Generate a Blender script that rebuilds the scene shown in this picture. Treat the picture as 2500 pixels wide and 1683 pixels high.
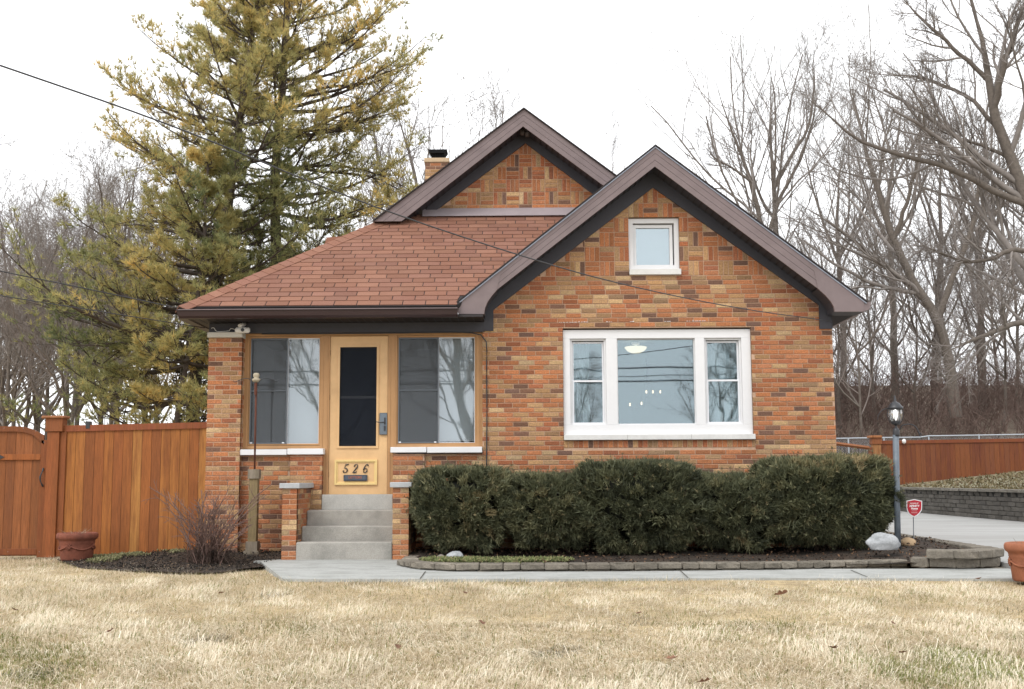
import bpy, bmesh, math, random
import numpy as np
from mathutils import Matrix, Vector

for o in list(bpy.data.objects):
    bpy.data.objects.remove(o)
scene = bpy.context.scene
COL = scene.collection
rnd = random.Random(7)
RNG = np.random.default_rng(7)
rad = math.radians

# ------------------------------------------------------------------ camera
F = 2800.0                         # focal length in photograph pixels (2500 wide)
CAM = np.array([0.0, -15.55, 1.07])
PITCH, YAW, ROLL = math.atan(328 / F), math.atan(35 / F), rad(-0.25)
RM = (Matrix.Rotation(YAW, 3, 'Z') @ Matrix.Rotation(math.pi / 2 + PITCH, 3, 'X') @ Matrix.Rotation(ROLL, 3, 'Z'))
cam_d = bpy.data.cameras.new('camera')
cam_d.sensor_width = 36.0
cam_d.lens = 36.0 * F / 2500.0
cam_d.clip_start = 0.1
cam_d.clip_end = 900
cam = bpy.data.objects.new('camera', cam_d)
COL.objects.link(cam)
cam.matrix_world = Matrix.Translation(Vector(CAM)) @ RM.to_4x4()
scene.camera = cam

# ------------------------------------------------------------------ world, sun, exposure
SUN_EL, SUN_AZ = rad(52), rad(215)     # compass style: 0 = +Y, clockwise; the sun stands in front, left of the camera
w = bpy.data.worlds.new('World')
scene.world = w
w.use_nodes = True
nt = w.node_tree
nt.nodes.clear()
wo = nt.nodes.new('ShaderNodeOutputWorld')
bg = nt.nodes.new('ShaderNodeBackground')
sky = nt.nodes.new('ShaderNodeTexSky')
sky.sky_type = 'NISHITA'
sky.sun_disc = False
sky.sun_elevation = SUN_EL
sky.sun_rotation = SUN_AZ
hs = nt.nodes.new('ShaderNodeHueSaturation')
hs.inputs['Saturation'].default_value = 0.10
mx = nt.nodes.new('ShaderNodeMix')
mx.data_type = 'RGBA'
mx.inputs['Factor'].default_value = 0.92          # closed overcast: cloud hides nearly all of the blue
mx.inputs['B'].default_value = (11.6, 11.8, 12.1, 1)
nt.links.new(sky.outputs[0], hs.inputs['Color'])
nt.links.new(hs.outputs[0], mx.inputs['A'])
nt.links.new(mx.outputs['Result'], bg.inputs['Color'])
bg.inputs['Strength'].default_value = 0.1
nt.links.new(bg.outputs[0], wo.inputs['Surface'])
sl = bpy.data.lights.new('sun', 'SUN')
sl.energy = 1.2
sl.angle = rad(25)
sl.color = (1.0, 0.97, 0.93)
sun = bpy.data.objects.new('sun', sl)
COL.objects.link(sun)
sd = Vector((math.sin(SUN_AZ) * math.cos(SUN_EL), math.cos(SUN_AZ) * math.cos(SUN_EL), math.sin(SUN_EL)))
sun.rotation_euler = sd.to_track_quat('Z', 'Y').to_euler()
sun.location = (-8, -20, 20)
vs = scene.view_settings
vs.view_transform = 'Standard'
vs.look = 'None'
vs.gamma = 1
vs.exposure = 0.58
vs.use_curve_mapping = False

# ------------------------------------------------------------------ pixel helpers
RMn = np.array(RM)
def ray(px, py):
    return RMn @ np.array([(px - 1250) / F, -(py - 841.5) / F, -1.0])
def at(px, py, Y):                       # the point of a pixel's ray on the upright plane y = Y
    d = ray(px, py); t = (Y - CAM[1]) / d[1]
    return CAM + d * t
def X_(px, py, Y): return float(at(px, py, Y)[0])
def Z_(px, py, Y): return float(at(px, py, Y)[2])
def gr(px, py, z=0.0):                   # the point of a pixel's ray on level ground z
    d = ray(px, py); t = (z - CAM[2]) / d[2]
    return CAM + d * t
def on_plane(px, py, p0, n):
    d = ray(px, py); n = np.array(n, float); t = np.dot(np.array(p0) - CAM, n) / np.dot(d, n)
    return CAM + d * t

# ------------------------------------------------------------------ materials
def lin(c):
    return tuple((v / 255 / 12.92 if v / 255 <= 0.04045 else ((v / 255 + 0.055) / 1.055) ** 2.4) for v in c)
def albedo(c, k=0.78):                   # photographed sRGB of a plain surface -> base colour
    return tuple(max(0.003, min(0.9, v * k)) for v in lin(c))
MATS = {}
def mat(name, col=(0.5, 0.5, 0.5), rough=0.8, src='flat', var=0.25, scale=8.0, bump=0.0, bscale=60.0, metal=0.0, spec=0.3,
        dark=None, dscale=2.0, damt=0.0, stretch=(1, 1, 1), trans=0.0):
    """src: flat colour / 'attr' (colour attribute Col) / 'obj' (object colour); var = noise value variation;
    dark = a second colour laid on in blotches (stain, lichen, dirt)."""
    if name in MATS: return MATS[name]
    m = bpy.data.materials.new(name); m.use_nodes = True
    n = m.node_tree; n.nodes.clear(); L = n.links.new
    out = n.nodes.new('ShaderNodeOutputMaterial'); b = n.nodes.new('ShaderNodeBsdfPrincipled')
    b.inputs['Roughness'].default_value = rough; b.inputs['Metallic'].default_value = metal
    b.inputs['Specular IOR Level'].default_value = spec
    L(b.outputs[0], out.inputs['Surface'])
    tc = n.nodes.new('ShaderNodeTexCoord'); mp = n.nodes.new('ShaderNodeMapping')
    mp.inputs['Scale'].default_value = stretch
    geo = n.nodes.new('ShaderNodeNewGeometry')
    L(geo.outputs['Position'], mp.inputs['Vector'])
    if src == 'attr':
        c = n.nodes.new('ShaderNodeAttribute'); c.attribute_name = 'Col'; cs = c.outputs['Color']
    elif src == 'obj':
        c = n.nodes.new('ShaderNodeObjectInfo'); cs = c.outputs['Color']
    else:
        c = n.nodes.new('ShaderNodeRGB'); c.outputs[0].default_value = (*col, 1); cs = c.outputs[0]
    if dark is not None:
        dn = n.nodes.new('ShaderNodeTexNoise'); dn.inputs['Scale'].default_value = dscale; dn.inputs['Detail'].default_value = 6
        dn.inputs['Roughness'].default_value = 0.65
        L(mp.outputs[0], dn.inputs['Vector'])
        mr = n.nodes.new('ShaderNodeMapRange'); mr.inputs['From Min'].default_value = 0.42; mr.inputs['From Max'].default_value = 0.68
        mr.inputs['To Max'].default_value = damt; L(dn.outputs['Fac'], mr.inputs['Value'])
        mm = n.nodes.new('ShaderNodeMix'); mm.data_type = 'RGBA'; mm.inputs['B'].default_value = (*dark, 1)
        L(mr.outputs[0], mm.inputs['Factor']); L(cs, mm.inputs['A']); cs = mm.outputs['Result']
    if var > 0:
        nn = n.nodes.new('ShaderNodeTexNoise'); nn.inputs['Scale'].default_value = scale; nn.inputs['Detail'].default_value = 5
        nn.inputs['Roughness'].default_value = 0.7
        L(mp.outputs[0], nn.inputs['Vector'])
        mr = n.nodes.new('ShaderNodeMapRange'); mr.inputs['From Min'].default_value = 0.25; mr.inputs['From Max'].default_value = 0.75
        mr.inputs['To Min'].default_value = 1 - var; mr.inputs['To Max'].default_value = 1 + var
        L(nn.outputs['Fac'], mr.inputs['Value'])
        vm = n.nodes.new('ShaderNodeVectorMath'); vm.operation = 'SCALE'
        L(cs, vm.inputs[0]); L(mr.outputs[0], vm.inputs['Scale']); cs = vm.outputs[0]
    L(cs, b.inputs['Base Color'])
    if bump > 0:
        bn = n.nodes.new('ShaderNodeTexNoise'); bn.inputs['Scale'].default_value = bscale; bn.inputs['Detail'].default_value = 6
        L(mp.outputs[0], bn.inputs['Vector'])
        bp = n.nodes.new('ShaderNodeBump'); bp.inputs['Strength'].default_value = bump; bp.inputs['Distance'].default_value = 0.01
        L(bn.outputs['Fac'], bp.inputs['Height']); L(bp.outputs[0], b.inputs['Normal'])
    if trans > 0:
        tr = n.nodes.new('ShaderNodeBsdfTranslucent'); L(cs, tr.inputs['Color'])
        ms = n.nodes.new('ShaderNodeMixShader'); ms.inputs[0].default_value = trans
        L(b.outputs[0], ms.inputs[1]); L(tr.outputs[0], ms.inputs[2]); L(ms.outputs[0], out.inputs['Surface'])
    MATS[name] = m
    return m
def glass(name, refl, tint, through):
    if name in MATS: return MATS[name]
    m = bpy.data.materials.new(name); m.use_nodes = True
    n = m.node_tree; n.nodes.clear(); L = n.links.new
    out = n.nodes.new('ShaderNodeOutputMaterial'); t = n.nodes.new('ShaderNodeBsdfTransparent'); g = n.nodes.new('ShaderNodeBsdfGlossy')
    t.inputs['Color'].default_value = (*through, 1); g.inputs['Color'].default_value = (*tint, 1); g.inputs['Roughness'].default_value = 0.015
    nz = n.nodes.new('ShaderNodeTexNoise'); nz.inputs['Scale'].default_value = 1.6; nz.inputs['Detail'].default_value = 1
    bp = n.nodes.new('ShaderNodeBump'); bp.inputs['Strength'].default_value = 0.06; bp.inputs['Distance'].default_value = 0.010
    L(nz.outputs['Fac'], bp.inputs['Height']); L(bp.outputs[0], g.inputs['Normal'])
    ms = n.nodes.new('ShaderNodeMixShader'); ms.inputs[0].default_value = refl
    L(t.outputs[0], ms.inputs[1]); L(g.outputs[0], ms.inputs[2]); L(ms.outputs[0], out.inputs['Surface'])
    MATS[name] = m
    return m
def emit(name, col, s):
    m = bpy.data.materials.new(name); m.use_nodes = True
    n = m.node_tree; n.nodes.clear()
    out = n.nodes.new('ShaderNodeOutputMaterial'); e = n.nodes.new('ShaderNodeEmission')
    e.inputs['Color'].default_value = (*col, 1); e.inputs['Strength'].default_value = s
    n.links.new(e.outputs[0], out.inputs['Surface'])
    return m
def screen_mat(name, col, cover):
    m = bpy.data.materials.new(name); m.use_nodes = True
    n = m.node_tree; n.nodes.clear(); L = n.links.new
    out = n.nodes.new('ShaderNodeOutputMaterial'); t = n.nodes.new('ShaderNodeBsdfTransparent'); d = n.nodes.new('ShaderNodeBsdfDiffuse')
    d.inputs['Color'].default_value = (*col, 1)
    ms = n.nodes.new('ShaderNodeMixShader'); ms.inputs[0].default_value = cover
    L(t.outputs[0], ms.inputs[1]); L(d.outputs[0], ms.inputs[2]); L(ms.outputs[0], out.inputs['Surface'])
    return m

# ------------------------------------------------------------------ mesh helpers
class MB:
    """collects shapes; build() links them as ONE mesh object"""
    def __init__(s): s.v = []; s.f = []; s.c = []
    def add(s, vs, fs, col=None):
        k = len(s.v); s.v += [tuple(map(float, p)) for p in vs]; s.f += [tuple(i + k for i in f) for f in fs]
        if col is not None: s.c += [tuple(col)] * len(vs)
        return s
    def box(s, x0, x1, y0, y1, z0, z1, col=None):
        return s.add([(x0, y0, z0), (x1, y0, z0), (x1, y1, z0), (x0, y1, z0), (x0, y0, z1), (x1, y0, z1), (x1, y1, z1), (x0, y1, z1)],
              [(0, 3, 2, 1), (4, 5, 6, 7), (0, 1, 5, 4), (1, 2, 6, 5), (2, 3, 7, 6), (3, 0, 4, 7)], col)
    def cbox(s, x0, x1, y0, y1, z0, z1, c=0.005, j=0.0, col=None):     # box with chamfered edges, corners jittered by j
        bm = bmesh.new(); bmesh.ops.create_cube(bm, size=1)
        for v in bm.verts:
            v.co = Vector((x0 + (v.co.x + .5) * (x1 - x0) + rnd.uniform(-j, j), y0 + (v.co.y + .5) * (y1 - y0) + rnd.uniform(-j, j), z0 + (v.co.z + .5) * (z1 - z0) + rnd.uniform(-j, j)))
        bmesh.ops.bevel(bm, geom=list(bm.edges), offset=c, segments=1, affect='EDGES', profile=0.5)
        bm.verts.index_update()
        s.add([v.co for v in bm.verts], [tuple(v.index for v in f.verts) for f in bm.faces], col); bm.free()
        return s
    def brick(s, x0, x1, z0, z1, yf, yb, c=0.004, col=None):
        j = lambda: rnd.uniform(-.0012, .0012)
        vs = [(x0, yb, z0), (x1, yb, z0), (x1, yb, z1), (x0, yb, z1), (x0, yf + c, z0), (x1, yf + c, z0), (x1, yf + c, z1), (x0, yf + c, z1),
              (x0 + c + j(), yf, z0 + c + j()), (x1 - c + j(), yf, z0 + c + j()), (x1 - c + j(), yf, z1 - c + j()), (x0 + c + j(), yf, z1 - c + j())]
        fs = [(8, 9, 10, 11)]
        for i in range(4):
            k = (i + 1) % 4; fs += [(i, k, 4 + k, 4 + i), (4 + i, 4 + k, 8 + k, 8 + i)]
        return s.add(vs, fs, col)
    def prism(s, poly, y0, y1, col=None):             # polygon in (x, z), extruded along y
        n = len(poly); vs = [(p[0], y0, p[1]) for p in poly] + [(p[0], y1, p[1]) for p in poly]
        area = sum(poly[i][0] * poly[(i + 1) % n][1] - poly[(i + 1) % n][0] * poly[i][1] for i in range(n))
        a = list(range(n)); b = [n + i for i in range(n)]
        sides = [(i, (i + 1) % n, n + (i + 1) % n, n + i) for i in range(n)]
        if area > 0: fs = [tuple(a), tuple(b[::-1])] + [q[::-1] for q in sides]
        else: fs = [tuple(a[::-1]), tuple(b)] + sides
        return s.add(vs, fs, col)
    def slab(s, pts, t, nrm=(0, 0, -1), col=None):    # polygon of 3-D points given thickness t along nrm
        n = len(pts); nr = np.array(nrm) * t
        vs = [tuple(p) for p in pts] + [tuple(np.array(p) + nr) for p in pts]
        return s.add(vs, [tuple(range(n)), tuple(range(2 * n - 1, n - 1, -1))] + [(i, n + i, n + (i + 1) % n, (i + 1) % n) for i in range(n)], col)
    def tube(s, pts, r, n=8, col=None, cap=True):
        P = np.array(pts, float); k = len(P); R = np.full(k, r, float) if np.isscalar(r) else np.array(r, float)
        V, Q = tubes(P[None], R[None], n)
        fs = [tuple(q) for q in Q]
        if cap: fs += [tuple(range(n))[::-1], tuple(range((k - 1) * n, k * n))]
        return s.add(V, fs, col)
    def lathe(s, prof, n=20, cx=0, cy=0, cz=0, col=None, sx=1, sy=1):
        vs = []; fs = []
        for r, z in prof:
            vs += [(cx + sx * r * math.cos(2 * math.pi * i / n), cy + sy * r * math.sin(2 * math.pi * i / n), cz + z) for i in range(n)]
        for k in range(len(prof) - 1):
            fs += [(k * n + i, k * n + (i + 1) % n, (k + 1) * n + (i + 1) % n, (k + 1) * n + i) for i in range(n)]
        if prof[0][0] > 1e-4: fs.append(tuple(range(n))[::-1])
        if prof[-1][0] > 1e-4: fs.append(tuple(range((len(prof) - 1) * n, len(prof) * n)))
        return s.add(vs, fs, col)
    def build(s, name, m, parent=None, smooth=False, **kw):
        me = bpy.data.meshes.new(name); me.from_pydata(s.v, [], s.f)
        if len(s.c) == len(s.v) and s.c:
            a = me.color_attributes.new('Col', 'FLOAT_COLOR', 'POINT')
            a.data.foreach_set('color', np.array([(*c[:3], 1) for c in s.c], np.float32).ravel())
        if smooth: me.polygons.foreach_set('use_smooth', [True] * len(me.polygons))
        me.update()
        return link(name, me, m, parent, **kw)
def worldmat(o):
    m = o.matrix_basis.copy()
    return m if o.parent is None else worldmat(o.parent) @ o.matrix_parent_inverse @ m
def link(name, me, m=None, parent=None, label=None, cat=None, group=None, kind=None, loc=None):
    if m is not None and not me.materials: me.materials.append(m)
    o = bpy.data.objects.new(name, me); COL.objects.link(o)
    if parent is not None:
        o.parent = parent; o.matrix_parent_inverse = worldmat(parent).inverted()      # children keep world coordinates
    if loc is not None: o.location = loc
    tag(o, label, cat, group, kind)
    return o
def tag(o, label=None, cat=None, group=None, kind=None):
    if label: o['label'] = label
    if cat: o['category'] = cat
    if group: o['group'] = group
    if kind: o['kind'] = kind
    return o
def thing(name, label, cat, loc=(0, 0, 0), group=None):
    o = bpy.data.objects.new(name, None); COL.objects.link(o); o.location = loc; o.empty_display_size = 0.2
    return tag(o, label, cat, group)
def np_mesh(name, V, Fa, col=None, smooth=False):
    """V (N,3), Fa (M,k) constant-size faces, col (N,3) optional"""
    V = np.ascontiguousarray(V, np.float32).reshape(-1, 3); Fa = np.ascontiguousarray(Fa, np.int32); k = Fa.shape[1]
    me = bpy.data.meshes.new(name); me.vertices.add(len(V)); me.vertices.foreach_set('co', V.ravel())
    me.loops.add(Fa.size); me.loops.foreach_set('vertex_index', Fa.ravel())
    me.polygons.add(len(Fa)); me.polygons.foreach_set('loop_start', np.arange(0, Fa.size, k, dtype=np.int32))
    if smooth: me.polygons.foreach_set('use_smooth', np.ones(len(Fa), bool))
    if col is not None:
        a = me.color_attributes.new('Col', 'FLOAT_COLOR', 'POINT')
        c4 = np.ones((len(V), 4), np.float32); c4[:, :3] = np.asarray(col, np.float32).reshape(-1, 3); a.data.foreach_set('color', c4.ravel())
    me.update(calc_edges=True); me.validate()
    return me
def unit(a): return a / np.maximum(np.linalg.norm(a, axis=-1, keepdims=True), 1e-9)
def tubes(P, R, n):
    """P (N,k,3) centre lines, R (N,k) radii -> verts, quads"""
    N, k, _ = P.shape
    T = unit(np.gradient(P, axis=1)); Tm = unit(T.mean(axis=1, keepdims=True))
    ref = np.where(np.abs(Tm[..., 2:3]) < 0.9, np.array([0, 0, 1.0]), np.array([1.0, 0, 0]))
    U = unit(np.cross(T, np.broadcast_to(ref, T.shape))); W = np.cross(T, U)
    a = np.arange(n) * 2 * np.pi / n
    V = P[:, :, None, :] + R[:, :, None, None] * (np.cos(a)[None, None, :, None] * U[:, :, None, :] + np.sin(a)[None, None, :, None] * W[:, :, None, :])
    idx = np.arange(N * k * n).reshape(N, k, n)
    q = np.stack([idx[:, :-1, :], np.roll(idx, -1, 2)[:, :-1, :], np.roll(idx, -1, 2)[:, 1:, :], idx[:, 1:, :]], -1).reshape(-1, 4)
    return V.reshape(-1, 3), q
def resample(pts, k):
    p = np.array(pts, float); s = np.r_[0, np.cumsum(np.linalg.norm(np.diff(p, axis=0), axis=1))]
    t = np.linspace(0, s[-1], k)
    return np.stack([np.interp(t, s, p[:, i]) for i in range(p.shape[1])], 1)
def smooth_path(pts, k, it=2):
    p = np.array(pts, float)
    for _ in range(it):
        q = 0.75 * p[:-1] + 0.25 * p[1:]; r_ = 0.25 * p[:-1] + 0.75 * p[1:]
        p = np.vstack([p[:1], np.stack([q, r_], 1).reshape(-1, p.shape[1]), p[-1:]])
    return resample(p, k)
def noise3(P, s, seed=0):
    """cheap smooth pseudo-noise in -1..1"""
    r_ = np.random.default_rng(seed); out = 0
    for i in range(5):
        d = unit(r_.normal(size=3)) * s * (0.6 + 0.5 * i); out = out + np.sin(P @ d + r_.uniform(0, 6.28)) / (1 + 0.35 * i)
    return out / 2.6
FONT = None
def text_mesh(body, size, depth, shear=0.0, bold=0.0, space=1.0):
    cu = bpy.data.curves.new('t', 'FONT'); cu.body = body; cu.size = size; cu.extrude = depth; cu.shear = shear; cu.offset = bold
    cu.space_character = space; cu.align_x = 'CENTER'; cu.align_y = 'CENTER'; cu.resolution_u = 3
    ob = bpy.data.objects.new('t', cu); COL.objects.link(ob)
    dg = bpy.context.evaluated_depsgraph_get(); me = bpy.data.meshes.new_from_object(ob.evaluated_get(dg))
    bpy.data.objects.remove(ob); bpy.data.curves.remove(cu)
    me.transform(Matrix.Rotation(math.pi / 2, 4, 'X'))
    return me

# ================================================================== SETTING: ground, walk, drive, beds
def sstep(a, b, x):
    t = np.clip((np.asarray(x, float) - a) / (b - a), 0, 1); return t * t * (3 - 2 * t)
def zg(x, y):
    """height of the ground sheet"""
    x = np.asarray(x, float); y = np.asarray(y, float)
    z = np.where(y < -3.0, (y + 3.0) * 0.036, 0.02 * sstep(-3, -0.5, y))
    z = np.maximum(z, -1.1)
    bank = 0.64 + 0.11 * np.clip(x - 11.5, 0, 8) * sstep(8, 20, y) + 0.6 * sstep(21.5, 25, y)
    z = np.where((x > 10.95) & (y > -6), sstep(-6, 4, y) * bank, z)
    hill = sstep(2, 14, x) * np.clip(y - 25.5, 0, 60) * 0.115 + sstep(24, 26, y) * sstep(4, 9, x) * (1.25) * (x <= 10.95)
    return z + hill
xs = np.unique(np.r_[np.linspace(-140, -16, 26), np.linspace(-16, 10.9, 70), 11.0, np.linspace(11.2, 30, 30), np.linspace(32, 150, 24)])
ys = np.unique(np.r_[np.linspace(-90, -18, 18), np.linspace(-17, 4, 60), np.linspace(4.5, 40, 60), np.linspace(42, 260, 30)])
gx, gy = np.meshgrid(xs, ys); gz = zg(gx, gy) + 0.012 * noise3(np.stack([gx, gy, 0 * gx], -1).reshape(-1, 3), 1.3, 3).reshape(gx.shape) - 0.012
ii = np.arange(gx.size).reshape(gx.shape)
gq = np.stack([ii[:-1, :-1], ii[:-1, 1:], ii[1:, 1:], ii[1:, :-1]], -1).reshape(-1, 4)
m_ground = mat('dormant_turf', (0.40, 0.31, 0.18), 0.95, var=0.45, scale=14, bump=0.6, bscale=90, dark=(0.16, 0.12, 0.075), dscale=2.2, damt=0.55)
link('ground', np_mesh('ground', np.stack([gx, gy, gz], -1), gq, smooth=True), m_ground, kind='structure')

m_conc = mat('concrete', (0.37, 0.375, 0.36), 0.9, var=0.20, scale=30, bump=0.25, bscale=140, dark=(0.24, 0.245, 0.225), dscale=2.6, damt=0.7, stretch=(1, 2.2, 1))
m_drive = mat('drive_concrete', (0.30, 0.297, 0.285), 0.9, var=0.12, scale=40, bump=0.2, bscale=150, dark=(0.40, 0.40, 0.395), dscale=0.5, damt=0.8, stretch=(0.6, 2.2, 1))
# lawn edge (far side), read off the ground
LE = [gr(px, py, 0.02)[:2] for px, py in ((-400, 1362), (0, 1362), (130, 1362), (230, 1372), (330, 1381), (420, 1385), (520, 1383), (600, 1378), (632, 1378), (672, 1390))] + [(-2.45, -3.02), (-2.0, -3.10), (0.0, -3.13), (3.0, -3.11), (4.6, -3.15), (5.42, -3.28), (9.0, -3.4)]
LEX = np.array([p[0] for p in LE]); LEY = np.array([p[1] for p in LE])
def lawn_edge(x): return np.interp(x, LEX, LEY)
# front walk: slab in front of the steps and strip along the bed
wl = gr(636, 1380, 0.03); w2 = gr(700, 1352, 0.05)
sx_r = 5.42
pts = [(wl[0], wl[1]), (X_(690, 1400, -3.1), -3.06), (-1.0, -3.14), (2.0, -3.14), (sx_r, -3.32), (sx_r, -2.35), (-1.0, -2.35), (-1.3, -0.9), (-3.12, -0.93), (w2[0] - .05, -1.15)]
b = MB().slab([(p[0], p[1], 0.014 if p[1] < -3 else 0.045 if p[1] < -2 else 0.075) for p in pts], 0.12)
walk = b.build('walkway', m_conc, kind='structure')
EX = [(-1.15, 0), (1.7, 0), (3.6, 0)]
for k, (x, _) in enumerate(EX):
    MB().add([(x, -3.13, .0195), (x + .012, -3.13, .0195), (x + .012, -2.5, .0465), (x, -2.5, .0465)], [(0, 1, 2, 3)]).build('control_joint', mat('joint_dirt', (0.08, 0.075, 0.06), 0.95), walk)
# driveway beside the house, runs back along +Y
b = MB()
for k, (y0, y1) in enumerate(((-40, -3.5), (-3.49, 0.5), (0.51, 4.5), (4.51, 8.5), (8.51, 12.5), (12.51, 17), (17.01, 24.5))):
    b.slab([(sx_r + .01, y0, max(-1.05, min(0.10, 0.10 + (y0 + 3.5) * .03))), (10.72, y0, max(-1.05, min(0.10, 0.10 + (y0 + 3.5) * .03))), (10.72, y1, min(0.10, 0.10 + (y1 + 3.5) * .03)), (sx_r + .01, y1, min(0.10, 0.10 + (y1 + 3.5) * .03))], 0.12)
b.build('driveway', m_drive, kind='structure')
# planting beds
m_mulch = mat('mulch', (0.035, 0.028, 0.022), 0.95, var=0.6, scale=60, bump=1.0, bscale=90, dark=(0.10, 0.065, 0.045), dscale=6, damt=0.6)
def bed(name, poly, z, zb, n=60):
    """soil sheet over a polygon: grid clipped to the polygon, gently uneven"""
    bm = bmesh.new(); bm.faces.new([bm.verts.new((p[0], p[1], 0)) for p in poly])
    bmesh.ops.triangulate(bm, faces=bm.faces[:])
    for _ in range(5): bmesh.ops.subdivide_edges(bm, edges=[e for e in bm.edges if e.calc_length() > 0.22], cuts=1)
    bmesh.ops.triangulate(bm, faces=bm.faces[:])
    P = np.array([v.co[:] for v in bm.verts]); h = noise3(P, 4.0, 5) * 0.018 + noise3(P, 11.0, 6) * 0.01
    for v, a in zip(bm.verts, h): v.co.z = z(v.co.x, v.co.y) + a
    me = bpy.data.meshes.new(name); bm.to_mesh(me); bm.free()
    me.polygons.foreach_set('use_smooth', [True] * len(me.polygons))
    return link(name, me, m_mulch, kind='structure')
bedz = lambda x, y: 0.075 + 0.07 * float(sstep(-2.3, -0.6, y)) + 0.10 * float(sstep(3.3, 5.0, x)) * float(sstep(-2.6, -1.6, y))
BF = [gr(px, py, .05)[:2] for px, py in ((968, 1382), (1010, 1390), (1100, 1394), (1500, 1393), (1900, 1390), (2222, 1385), (2440, 1386))]
fbed = [(-1.62, -0.05), (-1.52, -1.0), (BF[0][0] + .24, BF[0][1] + .7)] + [(p[0] + (.14 if i == 0 else 0), p[1] + .11) for i, p in enumerate(BF)] + [(5.30, BF[-1][1] + .3), (5.3, 2.6), (4.22, 2.6), (4.22, -0.05)]
bed('garden_bed', fbed, bedz, 0)
mbp = [gr(px, py, 0.06)[:2] for px, py in ((200, 1378), (330, 1386), (430, 1390), (520, 1389), (610, 1382), (640, 1381), (690, 1366))]
mbed = [tuple(p) for p in mbp] + [(-3.12, -1.0), (-3.12, 0.0), (-4.3, 0.0), (-4.3, 0.1), (-5.9, 0.1), (-6.2, -0.3)]
lbz = lambda x, y: 0.035 + 0.08 * float(sstep(-1.6, -0.2, y)) * float(sstep(-6.0, -4.6, x))
bed('garden_bed', mbed, lbz, 0)

# ================================================================== THE HOUSE
ORANGE, TAN, LIGHT, BROWN, RED, GREY = (198, 132, 92), (198, 158, 116), (216, 182, 138), (134, 102, 86), (180, 114, 82), (172, 138, 104)
def brick_col(weights=(0.44, 0.26, 0.06, 0.08, 0.12, 0.04)):
    c = rnd.choices((ORANGE, TAN, LIGHT, BROWN, RED, GREY), weights)[0]
    k = rnd.uniform(0.90, 1.09); t = rnd.uniform(-4, 4)
    return albedo((min(255, c[0] * k + t), min(255, c[1] * k), min(255, c[2] * k - t)), 0.80)
brick_kw = dict(rough=0.92, var=0.46, scale=48, bump=0.9, bscale=220, spec=0.15, dark=(0.17, 0.11, 0.08), dscale=240, damt=0.30)
m_brick_o = mat('brick_face', src='obj', **brick_kw)
m_brick_a = mat('brick_faces', src='attr', **brick_kw)
m_mortar = mat('mortar', albedo((206, 172, 146), .82), 0.95, var=0.25, scale=60, bump=0.4, bscale=200, dark=albedo((170, 138, 116), .8), dscale=3, damt=0.6)
m_fascia = mat('fascia_paint', albedo((136, 121, 121)), 0.55, var=0.06, scale=6, spec=0.4, dark=albedo((112, 98, 98)), dscale=2.5, damt=0.5)
m_frieze = mat('frieze_paint', albedo((72, 72, 79)), 0.6, var=0.10, scale=9, spec=0.35)
m_gutter = mat('gutter_metal', albedo((62, 44, 47), .7), 0.35, var=0.08, scale=6, spec=0.5)
m_white = mat('white_paint', (0.70, 0.70, 0.71), 0.45, var=0.03, scale=6, spec=0.4)
m_sash = mat('sash_vinyl', (0.72, 0.73, 0.76), 0.4, var=0.03)
m_lime = mat('limestone', (0.66, 0.655, 0.635), 0.85, var=0.08, scale=40, bump=0.2, bscale=150, dark=(0.50, 0.49, 0.47), dscale=5, damt=0.5)
m_cap = mat('cap_stone', (0.44, 0.455, 0.47), 0.85, var=0.10, scale=50, bump=0.25, bscale=150, dark=(0.34, 0.345, 0.35), dscale=6, damt=0.6)
m_capw = mat('pier_cap', albedo((216, 211, 200)), 0.85, var=0.10, scale=60, bump=0.2, bscale=150)
m_tan = mat('tan_paint', albedo((200, 154, 106), .78), 0.5, var=0.07, scale=10, spec=0.35, dark=albedo((176, 136, 96)), dscale=1.6, damt=0.6, stretch=(1, 1, .5))
m_tan2 = mat('door_paint', albedo((224, 184, 134), .9), 0.45, var=0.05, scale=10, spec=0.4, dark=albedo((196, 156, 110)), dscale=1.4, damt=0.5)
m_yel = mat('yellow_trim', albedo((236, 206, 140), .85), 0.4, var=0.05, scale=10, spec=0.4)
m_step = mat('step_concrete', (0.37, 0.35, 0.315), 0.92, var=0.28, scale=120, bump=0.5, bscale=180, dark=(0.20, 0.195, 0.175), dscale=2.4, damt=0.75)
m_black = mat('black_metal', (0.025, 0.026, 0.03), 0.4, var=0.1, spec=0.5)
m_screenframe = mat('screen_frame', albedo((110, 116, 122)), 0.4, metal=0.4, var=0.05)
m_shingle_o = mat('shingle', src='obj', rough=0.95, var=0.30, scale=180, bump=0.6, bscale=260, spec=0.12, dark=albedo((160, 110, 92), .55), dscale=1.5, damt=0.4)
m_shingle_a = mat('shingles', src='attr', rough=0.95, var=0.30, scale=180, bump=0.6, bscale=260, spec=0.12, dark=albedo((160, 110, 92), .55), dscale=1.5, damt=0.4)
m_roofedge = mat('roof_edge', (0.035, 0.03, 0.03), 0.9, var=0.3, scale=90)
m_drip = mat('drip_edge', albedo((176, 182, 196)), 0.35, metal=0.3, var=0.05)
m_flash = mat('flashing', albedo((196, 184, 188), .6), 0.42, metal=0.15, var=0.10, scale=4)
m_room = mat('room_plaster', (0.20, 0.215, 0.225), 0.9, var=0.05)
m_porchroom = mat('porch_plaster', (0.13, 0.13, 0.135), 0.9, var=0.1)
g_pict = glass('picture_glass', 0.185, (0.80, 0.93, 0.98), (0.80, 0.86, 0.88))
g_porch = glass('porch_glass', 0.15, (0.92, 0.96, 1.0), (0.80, 0.83, 0.84))

house = thing('brick_house', 'one-storey tan and orange brick bungalow with brown shingle roof and two front gables', 'house', (0, 0, 0))
GY = -0.42                                   # front of the rake boards
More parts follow.
